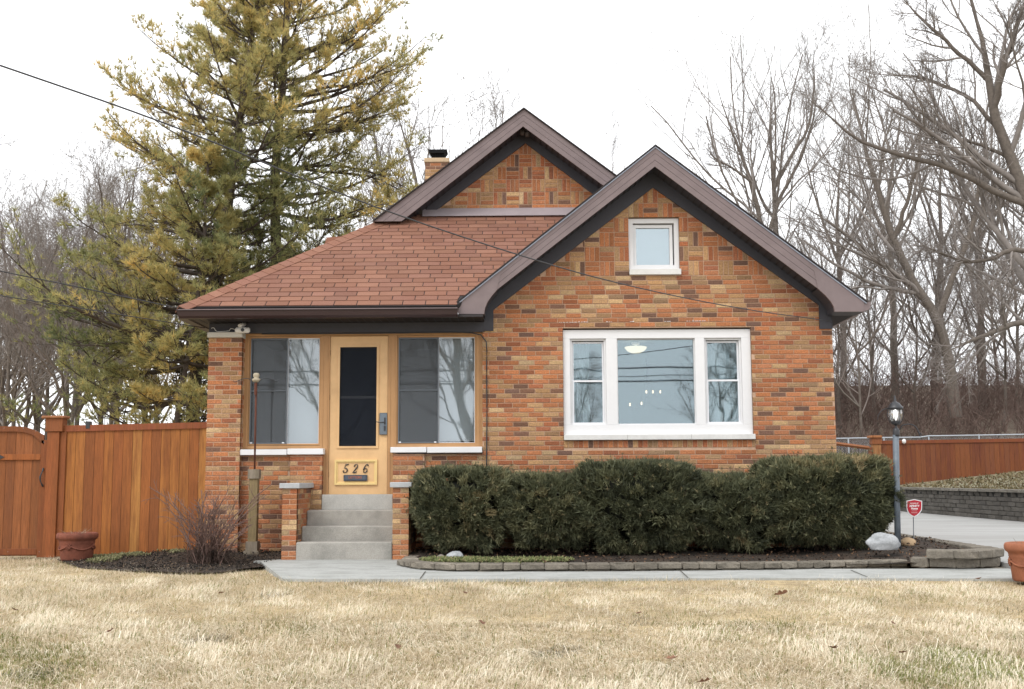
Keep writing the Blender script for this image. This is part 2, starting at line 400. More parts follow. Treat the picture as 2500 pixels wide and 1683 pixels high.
# ---- outline of the front wall
XL = X_(1178, 1000, 0); XR = X_(2037, 950, 0)
fz = lambda px, py, Y=0: (X_(px, py, Y), Z_(px, py, Y))
pA = fz(1594, 459); pL = fz(1205, 757); pR = fz(1998, 745)
def wl_(z):
    t = (z - pL[1]) / (pA[1] - pL[1]); return max(XL, pL[0] + t * (pA[0] - pL[0])) if z > pL[1] - .05 else XL
def wr_(z):
    t = (z - pR[1]) / (pA[1] - pR[1]); return min(XR, pR[0] + t * (pA[0] - pR[0])) if z > pR[1] - .05 else XR
# openings (brick to brick)
PW = dict(x0=X_(1375, 930, 0), x1=X_(1837, 930, 0), z0=Z_(1600, 1074.5, 0), z1=Z_(1600, 800, 0))
GW = dict(x0=X_(1535, 600, 0), x1=X_(1659, 600, 0), z0=Z_(1597, 672, 0), z1=Z_(1597, 530.5, 0))
CH, BL, JT = 0.0644, 0.2065, 0.0105
bricks = []                                   # (x0, x1, z0, z1, yfront)
def lay(z0, z1, xl, xr, y=0.0, holes=(), phase=0, ln=BL, minl=0.035):
    """running bond from z0 up to z1 between xl(z) and xr(z), skipping holes"""
    r = 0; z = z0
    while z < z1 - 0.02:
        zt = min(z + CH, z1) - JT; zm = (z + zt) / 2; a = xl(zm); c = xr(zm)
        spans = [(a, c)]
        for h in holes:
            if h['z0'] < zm < h['z1']:
                spans = [q for s0, s1 in spans for q in ((s0, min(s1, h['x0'])), (max(s0, h['x1']), s1)) if q[1] - q[0] > 0.02]
        off = ((r + phase) % 2) * ln / 2 + (rnd.uniform(-.02, .02) if y == 0 else 0)
        for s0, s1 in spans:
            k = math.floor((s0 - a - off) / ln); x = a + off + k * ln
            while x < s1:
                q0 = max(x, s0); q1 = min(x + ln - JT, s1)
                if q1 - q0 > minl: bricks.append((q0, q1, z, zt, y + rnd.uniform(-.0015, .0015)))
                x += ln
        z += CH; r += 1
def weave(z0, z1, xl, xr, y=0.0, holes=(), x_origin=0.0, cell=0.2035):
    """basket weave: squares of three bricks, turned every other square"""
    nr = int(math.ceil((z1 - z0) / cell)); t = (cell - 0) / 3
    for r in range(nr):
        za = z0 + r * cell; c0 = math.floor((xl(za) - x_origin) / cell) - 1; c1 = math.ceil((xr(za) - x_origin) / cell) + 1
        for c in range(c0, c1):
            xa = x_origin + c * cell
            for k in range(3):
                q = (xa, xa + cell - JT, za + k * t, za + (k + 1) * t - JT) if (r + c) % 2 else (xa + k * t, xa + (k + 1) * t - JT, za, za + cell - JT)
                zm = (q[2] + q[3]) / 2; zt = q[3]; x0 = max(q[0], xl(zm) - .03); x1 = min(q[1], xr(zm) + .03)
                if zt > z1 + .05: continue
                bad = False
                for h in holes:
                    if h['z0'] < zm < h['z1'] and x1 > h['x0'] and x0 < h['x1']:
                        if x0 < h['x0']: x1 = min(x1, h['x0'])
                        elif x1 > h['x1']: x0 = max(x0, h['x1'])
                        else: bad = True
                    elif h['z0'] < q[3] and q[2] < h['z1'] and x1 > h['x0'] and x0 < h['x1']:
                        if q[2] < h['z1'] <= q[3] + .1 and zm >= h['z1']: q = (q[0], q[1], max(q[2], h['z1']), q[3])
                        elif zm <= h['z0']: q = (q[0], q[1], q[2], min(q[3], h['z0']))
                if bad or x1 - x0 < .015 or q[3] - q[2] < .015: continue
                bricks.append((x0, x1, q[2], q[3], y + rnd.uniform(-.0015, .0015)))
ZW = Z_(1597, 672.5, 0)                        # basket weave starts here
z_low = 0.0
nlow = round((ZW - z_low) / CH); z_low = ZW - nlow * CH
solp = dict(x0=PW['x0'] + .0, x1=PW['x1'] + .02, z0=PW['z0'] - .105, z1=PW['z0'])   # soldier course under the sill
lay(z_low, ZW, wl_, wr_, 0.0, (PW, GW, solp))
weave(ZW, pA[1] - .02, wl_, wr_, 0.0, (GW,), x_origin=GW['x0'] + .01 - 0.2035 * 4)
x = solp['x0']
while x < solp['x1'] - .02:
    bricks.append((x, min(x + .0585, solp['x1'] - .006), solp['z0'] + .004, solp['z1'] - .003, .001)); x += .067
main_bricks = bricks; bricks = []
# mortar core
mb = MB(); lev = sorted({z_low - .1, PW['z0'], PW['z1'], pL[1], GW['z0'], GW['z1'], pR[1], pA[1] + .1})
for a, c in zip(lev[:-1], lev[1:]):
    la, lc, ra, rc = wl_(a + 1e-4) - .0, wl_(c - 1e-4), wr_(a + 1e-4), wr_(c - 1e-4)
    if c > pA[1]: lc = ra0 = pA[0] - .01; rc = pA[0] + .01
    hole = PW if a >= PW['z0'] - 1e-3 and c <= PW['z1'] + 1e-3 else GW if a >= GW['z0'] - 1e-3 and c <= GW['z1'] + 1e-3 else None
    if hole:
        mb.prism([(la, a), (hole['x0'], a), (hole['x0'], c), (lc, c)], .008, .22); mb.prism([(hole['x1'], a), (ra, a), (rc, c), (hole['x1'], c)], .008, .22)
    else: mb.prism([(la, a), (ra, a), (rc, c), (lc, c)], .008, .22)
front_wall = mb.build('front_wall', m_mortar, house)
def one_brick(bk, parent, yb=.03):
    x0, x1, z0, z1, y = bk
    key = ('brick', round((x1 - x0) * 500), round((z1 - z0) * 500))
    if key not in CACHE:
        m = MB().brick(-(x1 - x0) / 2, (x1 - x0) / 2, -(z1 - z0) / 2, (z1 - z0) / 2, 0, yb)
        me = bpy.data.meshes.new('brick'); me.from_pydata(m.v, [], m.f); me.materials.append(m_brick_o); CACHE[key] = me
    o = link('brick', CACHE[key], None, parent, loc=((x0 + x1) / 2, y, (z0 + z1) / 2)); o.color = (*brick_col(), 1)
    return o
CACHE = {}
def mass(bl, name, parent, yb=.03, w=None):
    m = MB()
    for x0, x1, z0, z1, y in bl: m.brick(x0, x1, z0, z1, y, yb if yb > y else y + .05, col=brick_col() if w is None else brick_col(w))
    return m.build(name, m_brick_a, parent, kind='stuff')
# the bricks that show whole and largest (stretchers round the window, clear of the hedge) are single; the rest are one mass
zhedge = Z_(1600, 1135, 0)
cand = [i for i, q in enumerate(main_bricks) if q[1] - q[0] > .17 and q[2] > zhedge]
cand.sort(key=lambda i: abs((main_bricks[i][2] + main_bricks[i][3]) / 2 - Z_(1600, 940, 0)))
single = set(cand[:300])
for i in sorted(single): one_brick(main_bricks[i], front_wall)
mass([q for i, q in enumerate(main_bricks) if i not in single], 'brickwork', front_wall)
# paint left on the course above the window
b = MB()
for px0, px1, py in ((1365, 1408, 787.3), (1412, 1434, 786.2), (1480, 1494, 786), (1538, 1546, 785.5), (1622, 1640, 785), (1676, 1684, 784.3), (1690, 1720, 784)):
    x = X_(px0, py, 0)
    while x < X_(px1, py, 0):
        l = rnd.uniform(.008, .03); b.box(x, x + l, -.006, .004, Z_(px0, py, 0) - .004, Z_(px0, py, 0) + rnd.uniform(.0, .005)); x += l + rnd.uniform(.002, .02)
b.build('paint_smear', m_white, front_wall)

# ---- porch front: panels, pilasters and the corner pier
zs = Z_(700, 1110, 0)                          # underside of the window sills
xp0, xp1 = X_(505, 1000, -.1), X_(588, 1000, -.1)
xa, xb_, xc, xd = X_(708, 1140, -.05), X_(786, 1140, -.05), X_(959, 1140, -.05), X_(1036, 1140, -.05)
zc = lambda v: (lambda z: v)
pier = MB().box(xp0 + .006, xp1 - .006, -.094, .25, -.1, Z_(540, 824, -.1)).build('corner_pier', m_mortar, house)
lay(z_low, Z_(540, 824.5, -.1), zc(xp0), zc(xp1), -.1, phase=1); pb = bricks; bricks = []
ms = MB()
for x0, x1, z0, z1, y in pb: ms.brick(x0, x1, z0, z1, y, -.06, col=brick_col())
z = z_low; r = 0
while z < Z_(540, 826, -.1):                   # the pier's side face towards the window
    ms.box(xp1 - .03, xp1, -.096, -.004 if r % 2 else -.05, z, z + CH - JT, col=brick_col()); 
    if r % 2 == 0: ms.box(xp1 - .03, xp1, -.042, .06, z, z + CH - JT, col=brick_col())
    z += CH; r += 1
ms.build('brickwork', m_brick_a, pier, kind='stuff')
MB().cbox(X_(506, 817, -.15), X_(591, 817, -.15), -.15, .12, Z_(548, 824, -.15), Z_(548, 811, -.15), .006).build('pier_cap', m_capw, pier)
panel = MB().box(xp1 - .01, xa, .008, .2, -.1, zs).box(xa - .0, xb_ - .006, -.042, .2, -.1, zs - .001).build('porch_wall', m_mortar, house); panel_r = MB().box(xc + .006, xd, -.042, .2, -.1, zs - .001).box(xd, XL - .0005, .008, .2, -.1, zs).build('porch_wall', m_mortar, house)
lay(z_low, zs, zc(xp1), zc(xa - .004), 0.0); lay(z_low, zs, zc(xd + .004), zc(XL - .004), 0.0)
lay(z_low, zs, zc(xa), zc(xb_), -.05, phase=1); lay(z_low, zs, zc(xc), zc(xd), -.05, phase=1)
pb = bricks; bricks = []
ms = MB(); ms2 = MB()
for x0, x1, z0, z1, y in pb: (ms if x0 < xb_ else ms2).brick(x0, x1, z0, z1, y, y + .03, col=brick_col((.45, .22, .06, .10, .14, .03)))
z = z_low
while z < zs:
    ms.box(xb_ - .03, xb_, -.046, .10, z, z + CH - JT, col=brick_col()); ms.box(xa, xa + .03, -.046, .02, z, z + CH - JT, col=brick_col()); z += CH
ms.build('brickwork', m_brick_a, panel, kind='stuff'); ms2.build('brickwork', m_brick_a, panel_r, kind='stuff')
# brick strip of the main wall left of the gable board is part of front_wall; white sills under the porch windows
for (q0, q1, y0, y1) in ((X_(583, 1100, -.08), X_(700, 1100, -.08), 1097, 1111), (X_(701, 1100, -.09), X_(789, 1100, -.09), 1095.5, 1110), (X_(953, 1100, -.09), X_(1041, 1100, -.09), 1093, 1106.5), (X_(1043, 1100, -.08), X_(1177, 1100, -.08), 1093, 1107.5)):
    MB().cbox(q0, q1, -.09, .14, Z_(750, y1, -.09), Z_(750, y0, -.09), .005).build('window_sill', m_white, house)

# ---- picture window
def wx(zx): return X_(1100 + zx / 2.1775, 930, .06)
def wz(zy): return Z_(1600, 720 + zy / 2.1775, .06)
pwin = MB()
z_t, z_b = wz(186), wz(743)
pwin.box(PW['x0'] + .004, PW['x1'] - .004, .05, .16, wz(231), z_t)              # head casing
pwin.box(PW['x0'] + .004, PW['x1'] - .004, .05, .16, z_b, wz(690))
for a, c in ((None, 636), (828, 886), (1302, 1352), (1550, None)):
    x0 = PW['x0'] + .004 if a is None else wx(a); x1 = PW['x1'] - .004 if c is None else wx(c)
    pwin.box(x0, x1, .05, .16, wz(690) + .001, wz(231) - .001)
picture = pwin.build('picture_window', m_white, house)
def frame(mb, x0, x1, z0, z1, t, y0, y1):
    mb.box(x0, x1, y0, y1, z1 - t, z1); mb.box(x0, x1, y0, y1, z0, z0 + t); mb.box(x0, x0 + t, y0, y1, z0 + t, z1 - t); mb.box(x1 - t, x1, y0, y1, z0 + t, z1 - t)
    return mb
def pane(name, x0, x1, y, z0, z1, m, parent):
    return MB().box(x0, x1, y, y + .005, z0, z1).build(name, m, parent)
for a, c in ((636, 828), (886, 1302), (1352, 1550)):
    side = a != 886
    fr = frame(MB(), wx(a) + .001, wx(c) - .001, wz(690) + .002, wz(231) - .002, .026 if side else .012, .085, .15)
    f = fr.build('window_frame', m_white, picture)
    if side:
        x0, x1 = wx(a) + .028, wx(c) - .028; zb, zt, zm = wz(688), wz(246), wz(456)
        sl_ = frame(MB(), x0, x1, zb + .004, zm + .012, .024, .10, .125); sl_.build('lower_sash', m_sash, picture)
        su = frame(MB(), x0 + .001, x1 - .001, zm - .010, zt, .022, .128, .15); su.build('upper_sash', m_sash, picture)
        pane('pane', x0 + .02, x1 - .02, .112, zb + .02, zm, g_pict, picture); pane('pane', x0 + .02, x1 - .02, .138, zm, zt - .02, g_pict, picture)
        MB().box(x0 + .012, x0 + .05, .096, .101, zb + .012, zb + .022).build('sash_latch', m_black, picture)
    else: pane('pane', wx(a) + .01, wx(c) - .01, .12, wz(688), wz(233), g_pict, picture)
for q in range(3):
    x0 = PW['x0'] + .003 + (PW['x1'] - PW['x0'] + .012) / 3 * q; x1 = x0 + (PW['x1'] - PW['x0'] + .012) / 3 - .002
    MB().cbox(x0, x1, -.045, .05, PW['z0'] + .002, wz(743) - .002, .004).build('window_sill', m_lime, picture)
# ---- gable window
def vx(zx): return X_(1500 + zx / 7.84, 600, .05)
def vz(zy): return Z_(1597, 500 + zy / 7.84, .05)
gw = MB(); frame(gw, GW['x0'] + .003, GW['x1'] - .003, vz(1247), vz(268), .063, .05, .16); gable_win = gw.build('gable_window', m_white, house)
frame(MB(), vx(362) + .001, vx(1122) - .001, vz(1200), vz(376) - .001, .042, .09, .15).build('window_frame', m_white, gable_win)
pane('pane', vx(375), vx(1110), .12, vz(1190), vz(400), glass('gable_glass', 0.30, (0.86, 0.95, 1.0), (.7, .75, .76)), gable_win)
MB().cbox(GW['x0'] + .002, GW['x1'] + .012, -.04, .06, GW['z0'] + .001, vz(1248) - .001, .004).build('window_sill', m_lime, gable_win)
MB().box(vx(340), vx(1140), .2, .21, vz(1220), vz(370)).build('window_shade', mat('shade_cloth', (.62, .66, .66), .9, var=.05), gable_win)

# ---- porch windows and door (painted wood, set 8 cm back)
YP = .08
def qx(zx, zy=540): return X_(400 + zx / 2.119, 700 + zy / 2.119, YP)
def qz(zy, zx=900): return Z_(400 + zx / 2.119, 700 + zy / 2.119, YP)
ztop, zsill = qz(256), qz(838)
fr = MB()
for a, c in ((398, 440), (812, 858), (1160, 1206), (1618, 1652)): fr.box(qx(a), qx(c), YP - .02, .2, zsill if a in (398, 1618) else qz(1076), ztop)
fr.box(qx(398), qx(1652), YP - .02, .2, ztop + .0005, ztop + .13)
fr.box(qx(440), qx(812), YP - .012, .2, zsill, qz(822)); fr.box(qx(1206), qx(1618), YP - .012, .2, zsill, qz(818))
porch = fr.build('porch_frame', m_tan, house)
for a, c in ((406, 410), (430, 434), (822, 826), (846, 850), (1170, 1174), (1194, 1198), (1630, 1634)):
    MB().box(qx(a), qx(c), YP - .028, YP - .019, zsill if a not in (846, 1170) else qz(1076), ztop).build('moulding', m_tan, porch)
for a, mid, c in ((440, 637, 812), (1206, 1420, 1618)):
    win = frame(MB(), qx(a) + .002, qx(c) - .002, qz(820), ztop - .002, .022, YP + .005, YP + .07).build('window_frame', m_tan, porch)
    scr = frame(MB(), qx(a) + .018, qx(mid) + .006, qz(812), ztop - .03, .016, YP - .004, YP + .012)
    scr.box(qx(a) + .03, qx(mid), YP - .003, YP + .010, qz(541), qz(536)); scr = scr.build('screen_frame', m_screenframe, porch)
    MB().box(qx(a) + .03, qx(mid) - .004, YP + .013, YP + .0145, qz(808), ztop - .045).build('screen_mesh', screen_mat('insect_screen', albedo((100, 104, 108)), .42), scr)
    frame(MB(), qx(mid) - .002, qx(c) - .02, qz(814), ztop - .026, .012, YP + .02, YP + .04).build('sash', m_sash, porch)
    pane('pane', qx(a) + .02, qx(mid), YP + .035, qz(814), ztop - .03, g_porch, porch)
    pane('pane', qx(mid) + .004, qx(c) - .022, YP + .028, qz(814), ztop - .03, g_porch, porch)
    for k in (0, 1):
        MB().box(qx(a) + .03 + k * (qx(mid) - qx(a) - .085), qx(a) + .06 + k * (qx(mid) - qx(a) - .085), YP - .008, YP - .003, qz(810), qz(804)).build('screen_clip', m_sash, scr)
# door
dx0, dx1, dz0, dz1 = qx(859), qx(1158), qz(1075), qz(258)
gx0, gx1, gz0, gz1 = qx(910), qx(1101), qz(826), qz(314)
db = MB(); db.box(dx0, gx0, YP, YP + .045, dz0, dz1); db.box(gx1, dx1, YP, YP + .045, dz0, dz1); db.box(gx0, gx1, YP, YP + .045, gz1, dz1); db.box(gx0, gx1, YP, YP + .045, dz0, gz0)
door = db.build('front_door', m_tan2, house)
frame(MB(), gx0 - .03, gx1 + .03, gz0 - .03, gz1 + .03, .03, YP - .014, YP + .002).build('glazing_bead', m_tan2, door)
pane('pane', gx0, gx1, YP + .03, gz0, gz1, glass('door_glass', .085, (.8, .88, 1), (.5, .52, .55)), door)
MB().box(gx0, gx1, YP + .012, YP + .0135, gz0, gz1).build('screen_mesh', screen_mat('door_screen', (.02, .023, .03), .60), door)
MB().box(gx0, gx1, YP + .02, YP + .028, qz(580), qz(566)).build('glazing_bar', m_sash, door)
nx0, nx1, nz0, nz1 = qx(890), qx(1108), qz(1026), qz(896)
frame(MB(), nx0, nx1, nz0, nz1, .026, YP - .024, YP + .001).build('panel_moulding', m_yel, door)
frame(MB(), nx0 + .026, nx1 - .026, nz0 + .026, nz1 - .026, .016, YP - .010, YP + .001).build('panel_moulding', m_yel, door)
MB().box(nx0 + .02, nx1 - .02, YP - .003, YP + .001, nz0 + .02, nz1 - .02).build('number_panel', m_tan2, door)
MB().cbox(qx(937), qx(1058), YP - .03, YP - .003, qz(1006), qz(975), .004).build('letter_slot', mat('slot_metal', albedo((84, 92, 104)), .4, metal=.5, var=.1), door)
MB().box(qx(945), qx(1050), YP - .036, YP - .029, qz(1000), qz(980)).build('slot_flap', mat('flap_metal', albedo((96, 104, 116)), .35, metal=.5, var=.1), door)
t_ = text_mesh('LETTERS', .046, .0015, bold=.0006, space=1.05); o = link('slot_lettering', t_, mat('copper_letter', albedo((186, 112, 84)), .5, metal=.2), door, loc=(qx(997), YP - .039, qz(988)))
def digit(strokes, cx, cz, h, w):
    m = MB()
    for pts, rr in strokes:
        P = smooth_path([(p[0] * w + p[1] * h * .22, 0, p[1] * h) for p in pts], 16); R = np.interp(np.linspace(0, 1, 16), np.linspace(0, 1, len(rr)), rr)
        m.tube([(cx + p[0], YP - .010, cz + p[2]) for p in P], R, 6)
    return m
DG = {'5': [([(.0, .30), (-.02, .10), (.30, .0), (.62, .14), (.60, .42), (.30, .56), (.08, .46), (.12, .70), (.14, .98)], [.008, .006, .005, .008, .010, .007, .004, .005, .005]), ([(.12, .95), (.35, .92), (.62, 1.0)], [.008, .010, .004]), ([(.02, .26), (.06, .22)], [.011, .011])],
      '2': [([(.06, .72), (.10, .92), (.36, 1.0), (.62, .86), (.54, .60), (.26, .32), (.0, .04)], [.009, .007, .005, .009, .010, .006, .004]), ([(.0, .04), (.20, .12), (.42, .02), (.64, .18)], [.006, .010, .009, .004]), ([(.08, .76), (.12, .74)], [.011, .011])],
      '6': [([(.60, .80), (.52, .97), (.32, 1.0), (.10, .72), (.0, .36), (.10, .06), (.34, .0), (.58, .14), (.60, .38), (.42, .55), (.16, .46), (.05, .30)], [.009, .007, .005, .009, .011, .008, .005, .008, .009, .006, .004, .003]), ([(.57, .82), (.61, .78)], [.011, .011])]}
for ch, px in (('5', 932), ('2', 981), ('6', 1034)):
    digit(DG[ch], qx(px), qz(965), qz(919) - qz(965), .085).build('house_number', m_black, door, smooth=True)
# storm door handle
MB().cbox(qx(1118), qx(1157), YP - .03, YP - .001, qz(768), qz(655), .006).build('handle_plate', mat('handle_metal', albedo((126, 136, 146)), .3, metal=.7, var=.12, scale=5), door)
MB().tube(smooth_path([(qx(1146), YP - .03, qz(703)), (qx(1144), YP - .07, qz(704)), (qx(1120), YP - .075, qz(706)), (qx(1104), YP - .06, qz(701))], 10), .007, 6).tube([(qx(1146), YP - .036, qz(680)), (qx(1147), YP - .036, qz(716))], .011, 6).tube([(qx(1146), YP - .036, qz(722)), (qx(1146), YP - .036, qz(748))], .013, 6).build('door_handle', m_black, door)
for zz in (330, 560, 960):
    MB().box(dx0 - .012, dx0 + .004, YP - .012, YP + .004, qz(zz + 26), qz(zz)).build('hinge', mat('hinge_metal', albedo((150, 116, 82)), .5, metal=.3), door)

# ---- rooms behind the glass (inside faces only show through the panes)
def room(name, x0, x1, y0, y1, z0, z1, m):
    t = .05; b = MB()
    b.box(x0, x1, y1, y1 + t, z0, z1); b.box(x0 - t, x0, y0, y1 + t, z0, z1); b.box(x1, x1 + t, y0, y1 + t, z0, z1)
    b.box(x0 - t, x1 + t, y0, y1 + t, z0 - t, z0 - .001); b.box(x0 - t, x1 + t, y0, y1 + t, z1 + .001, z1 + t)
    return b.build(name, m, house)
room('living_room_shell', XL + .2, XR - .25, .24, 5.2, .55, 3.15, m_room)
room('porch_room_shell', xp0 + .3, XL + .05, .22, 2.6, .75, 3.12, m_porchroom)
# ---- stoop
px_l, px_r = -2.90, -1.695
zt = [dz0 - .002, Z_(850, 1246, -.35), Z_(850, 1285, -.68), Z_(850, 1324, -1.02)]
MB().cbox(X_(785, 1225, -.03), X_(958.5, 1225, -.03), -.03, .3, zt[1] - .02, zt[0], .006).build('threshold', mat('threshold_concrete', (.46, .45, .42), .9, var=.22, scale=120, bump=.4, bscale=160, dark=(.32, .315, .295), dscale=4, damt=.5), house)
stoop = MB().cbox(px_l, px_r, -.35, -.035, .02, zt[1], .012).build('step', m_step, house)
MB().cbox(px_l, px_r, -.68, -.352, .02, zt[2], .012).build('step', m_step, house)
MB().cbox(px_l, px_r, -1.02, -.682, .02, zt[3], .012).build('step', m_step, house)
for side, (x0, x1) in enumerate(((X_(688, 1270, -1.0), px_l - .002), (px_r + .002, X_(998, 1270, -1.0)))):
    ztp = Z_(705 if side == 0 else 978, 1193 if side == 0 else 1190.5, -1.0)
    core = MB().box(x0 + .006, x1 - .006, -.994, -.055, -.05, ztp).build('stoop_pier', m_mortar, house)
    n = round((ztp - .06) / CH); z0 = ztp - n * CH - CH; rr_ = 0; ms = MB(); z = z0
    while z < ztp - .03:
        zt_ = min(z + CH, ztp) - JT
        if rr_ % 2: 
            bl = [(x0, x1)]
        else: bl = [(x0, (x0 + x1) / 2 - JT / 2), ((x0 + x1) / 2 + JT / 2, x1)]
        for a, c in bl: ms.brick(a, c, z, zt_, -1.0 + rnd.uniform(-.002, .002), -.93, col=brick_col((.36, .25, .20, .07, .10, .02)))
        for xs_, xe in ((x1 - .03, x1), (x0, x0 + .03)):
            y = -.995 - (BL / 2 if rr_ % 2 else 0)
            while y < -.06:
                if y > -1.0 or True: ms.box(xs_, xe, max(y, -.985), min(y + BL - JT, -.056), z, zt_, col=brick_col((.36, .30, .08, .12, .10, .04)))
                y += BL
        z += CH; rr_ += 1
    ms.build('brickwork', m_brick_a, core, kind='stuff')
    MB().cbox(x0 - .033, x1 + .035, -1.03, -.053, ztp + .001, ztp + .066, .005).build('pier_cap', m_cap, core)

# ---- front gable: roof slab, rake boards, friezes
def W(pts, Y): return [(X_(a, c, Y), Z_(a, c, Y)) for a, c in pts]
def lerp2(a, c, t): return (a[0] + (c[0] - a[0]) * t, a[1] + (c[1] - a[1]) * t)
for side in (0, 1):
    if side == 0: out_ = [(1600, 358), (1119, 739)]; inn = [(1599, 407), (1213, 708)]; ret = [(1119, 739), (1119, 767), (1182, 767), (1184, 752), (1191, 736), (1201, 722), (1213, 708)]
    else: out_ = [(1600, 358), (2110, 735)]; inn = [(1599, 407), (1997, 705)]; ret = [(2110, 735), (2108, 761), (2038, 761), (2036, 750), (2029, 737), (2015, 721), (1997, 705)]
    o = W(out_, GY); i = W(inn, GY); r = W(ret, GY)
    # the long board in three lapped courses, then the boxed return
    t0 = (inn[1][0] - out_[0][0]) / (out_[1][0] - out_[0][0]); ocut = lerp2(o[0], o[1], t0 * .97)
    fr_ = (0, .34, .68, 1.0)
    for k in range(3):
        a0 = lerp2(o[0], i[0], fr_[k]); a1 = lerp2(o[0], i[0], fr_[k + 1] - .012); b0 = lerp2(ocut, i[1], fr_[k]); b1 = lerp2(ocut, i[1], fr_[k + 1] - .012)
        MB().prism([a0, b0, b1, a1], GY + .003 * k, -.405 + .0 + GY + .42 + .012).build('rake_board', m_fascia, house)
    MB().prism([ocut] + r, GY - .002, GY + .04).build('rake_return', m_fascia, house)
    MB().prism(r[1:] + [lerp2(o[0], o[1], .9)] if False else r, GY + .041, -.03).build('return_box', m_frieze, house)
    sgn = -1 if side == 0 else 1
    # roof slab; underside is the soffit
    cs = [(o[0][0], o[0][1] - .002), (o[1][0], o[1][1] - .002), (i[1][0], i[1][1] + .03), (i[0][0], i[0][1] + .03)]
    MB().prism(cs, GY + .042, 4.6).build('roof_slope', m_frieze, house)
    nx, nz = (o[1][1] - o[0][1]), -(o[1][0] - o[0][0]); l = math.hypot(nx, nz); nx, nz = nx / l * -sgn, nz / l * -sgn
    if nz < 0: nx, nz = -nx, -nz
    e = lerp2(o[0], o[1], 1.012)
    sh = [(o[0][0], o[0][1] + .004), (e[0], e[1] + .004), (e[0] + nx * .02, e[1] + nz * .02), (o[0][0], o[0][1] + .024)]
    MB().prism(sh, GY - .03, 4.7).build('shingle_edge', m_roofedge, house)
    dp = [(o[0][0], o[0][1] - .001), (e[0], e[1] - .001), (e[0] - nx * .016, e[1] - nz * .016), (o[0][0], o[0][1] - .019)]
    MB().prism(dp, GY - .012, GY - .002).build('drip_edge', m_drip, house)
    # soffit ribs, every hand's width along the slope
    rb = MB(); L = math.hypot(i[1][0] - i[0][0], i[1][1] - i[0][1]); n = int(L / .10)
    for k in range(1, n):
        p = lerp2(i[0], i[1], k / n); q = lerp2(i[0], i[1], (k + .10) / n)
        rb.prism([(p[0], p[1] + .032), (q[0], q[1] + .032), (q[0] - nx * .008, q[1] + .032 - nz * .012), (p[0] - nx * .008, p[1] + .032 - nz * .012)], GY + .045, -.035)
    rb.build('soffit_rib', mat('soffit_paint', albedo((58, 53, 54)), .6, var=.1), house)
    # frieze board on the wall
    pe = pL if side == 0 else pR; up = .20
    fb = [pA, pe, (pe[0] + sgn * .0, pe[1] + .0)]
    fpoly = [pA, pe, (pe[0] + sgn * .13, pe[1] + .02), (pe[0] + sgn * .13, pe[1] + .16), (pA[0], pA[1] + .23)]
    MB().prism(fpoly, -.032, .004).build('frieze_board', m_frieze, house)
    fl = [(pe[0] + sgn * .002, pe[1] + .018), (pe[0] + sgn * (.175 if side else .13), pe[1] + .018), (pe[0] + sgn * (.175 if side else .13), Z_(1190 if side == 0 else 2010, 808 if side == 0 else 803, -.03)), (pe[0] + sgn * .002, Z_(1190 if side == 0 else 2010, 808 if side == 0 else 803, -.03))]
    MB().prism(fl, -.030, .003).build('frieze_board', m_frieze, house)
# right eave: boxed soffit and gutter running back
xe0, xe1 = X_(2034, 780, 0), X_(2108, 760, GY); ze = Z_(2100, 761, GY)
MB().box(xe0, xe1 - .02, -.025, 9, ze + .002, ze + .05).build('eave_soffit', mat('soffit_paint', albedo((58, 53, 54)), .6, var=.1), house)
b = MB()
for k in range(80): b.box(xe0, xe1 - .03, .02 + k * .11, .03 + k * .11, ze - .004, ze + .001)
b.build('soffit_rib', m_frieze, house)
gp = [(0, .0), (.10, .03), (.125, .125), (.118, .13), (.0, .13)]
MB().add([(xe1 - .015 + p[0], y, ze + p[1]) for y in (GY + .01, 9) for p in gp], [(4, 3, 2, 1, 0), (5, 6, 7, 8, 9)] + [(i, (i + 1) % 5, 5 + (i + 1) % 5, 5 + i) for i in range(5)]).build('gutter', m_fascia, house)
# body of the house behind the front wall
MB().box(XR - .22, XR - .004, .225, 9, -.1, ze + .1).box(xp0 + .01, xp0 + .21, .255, 9, -.1, 3.2).box(xp0 + .02, XR - .02, 8.8, 9.02, -.1, 3.2).build('side_wall', m_mortar, house)

# ---- porch hip roof
Ye = -.50
EL = at(442, 751, Ye); zE = Z_(800, 747, Ye); Yt = 2.2
zT = Z_(1200, 523, Yt); sl_n = np.array([0, -(zT - zE), (Yt - Ye)]); sl_n = sl_n / np.linalg.norm(sl_n)
p0 = np.array([0, Ye, zE])
HT = on_plane(928, 541, p0, sl_n); xEl = EL[0]; slopeL = math.hypot(Yt - Ye, zT - zE)
sdir = np.array([0, Yt - Ye, zT - zE]) / slopeL
def hipx(s): return xEl + (HT[0] - xEl) * s / (np.dot(HT - p0, sdir))
sHT = float(np.dot(HT - p0, sdir)); x_end = X_(1420, 525, Yt) + .25
def on_slope(x, s, lift=0.0): return p0 * np.array([0, 1, 1]) + np.array([x, 0, 0]) + sdir * s + sl_n * lift
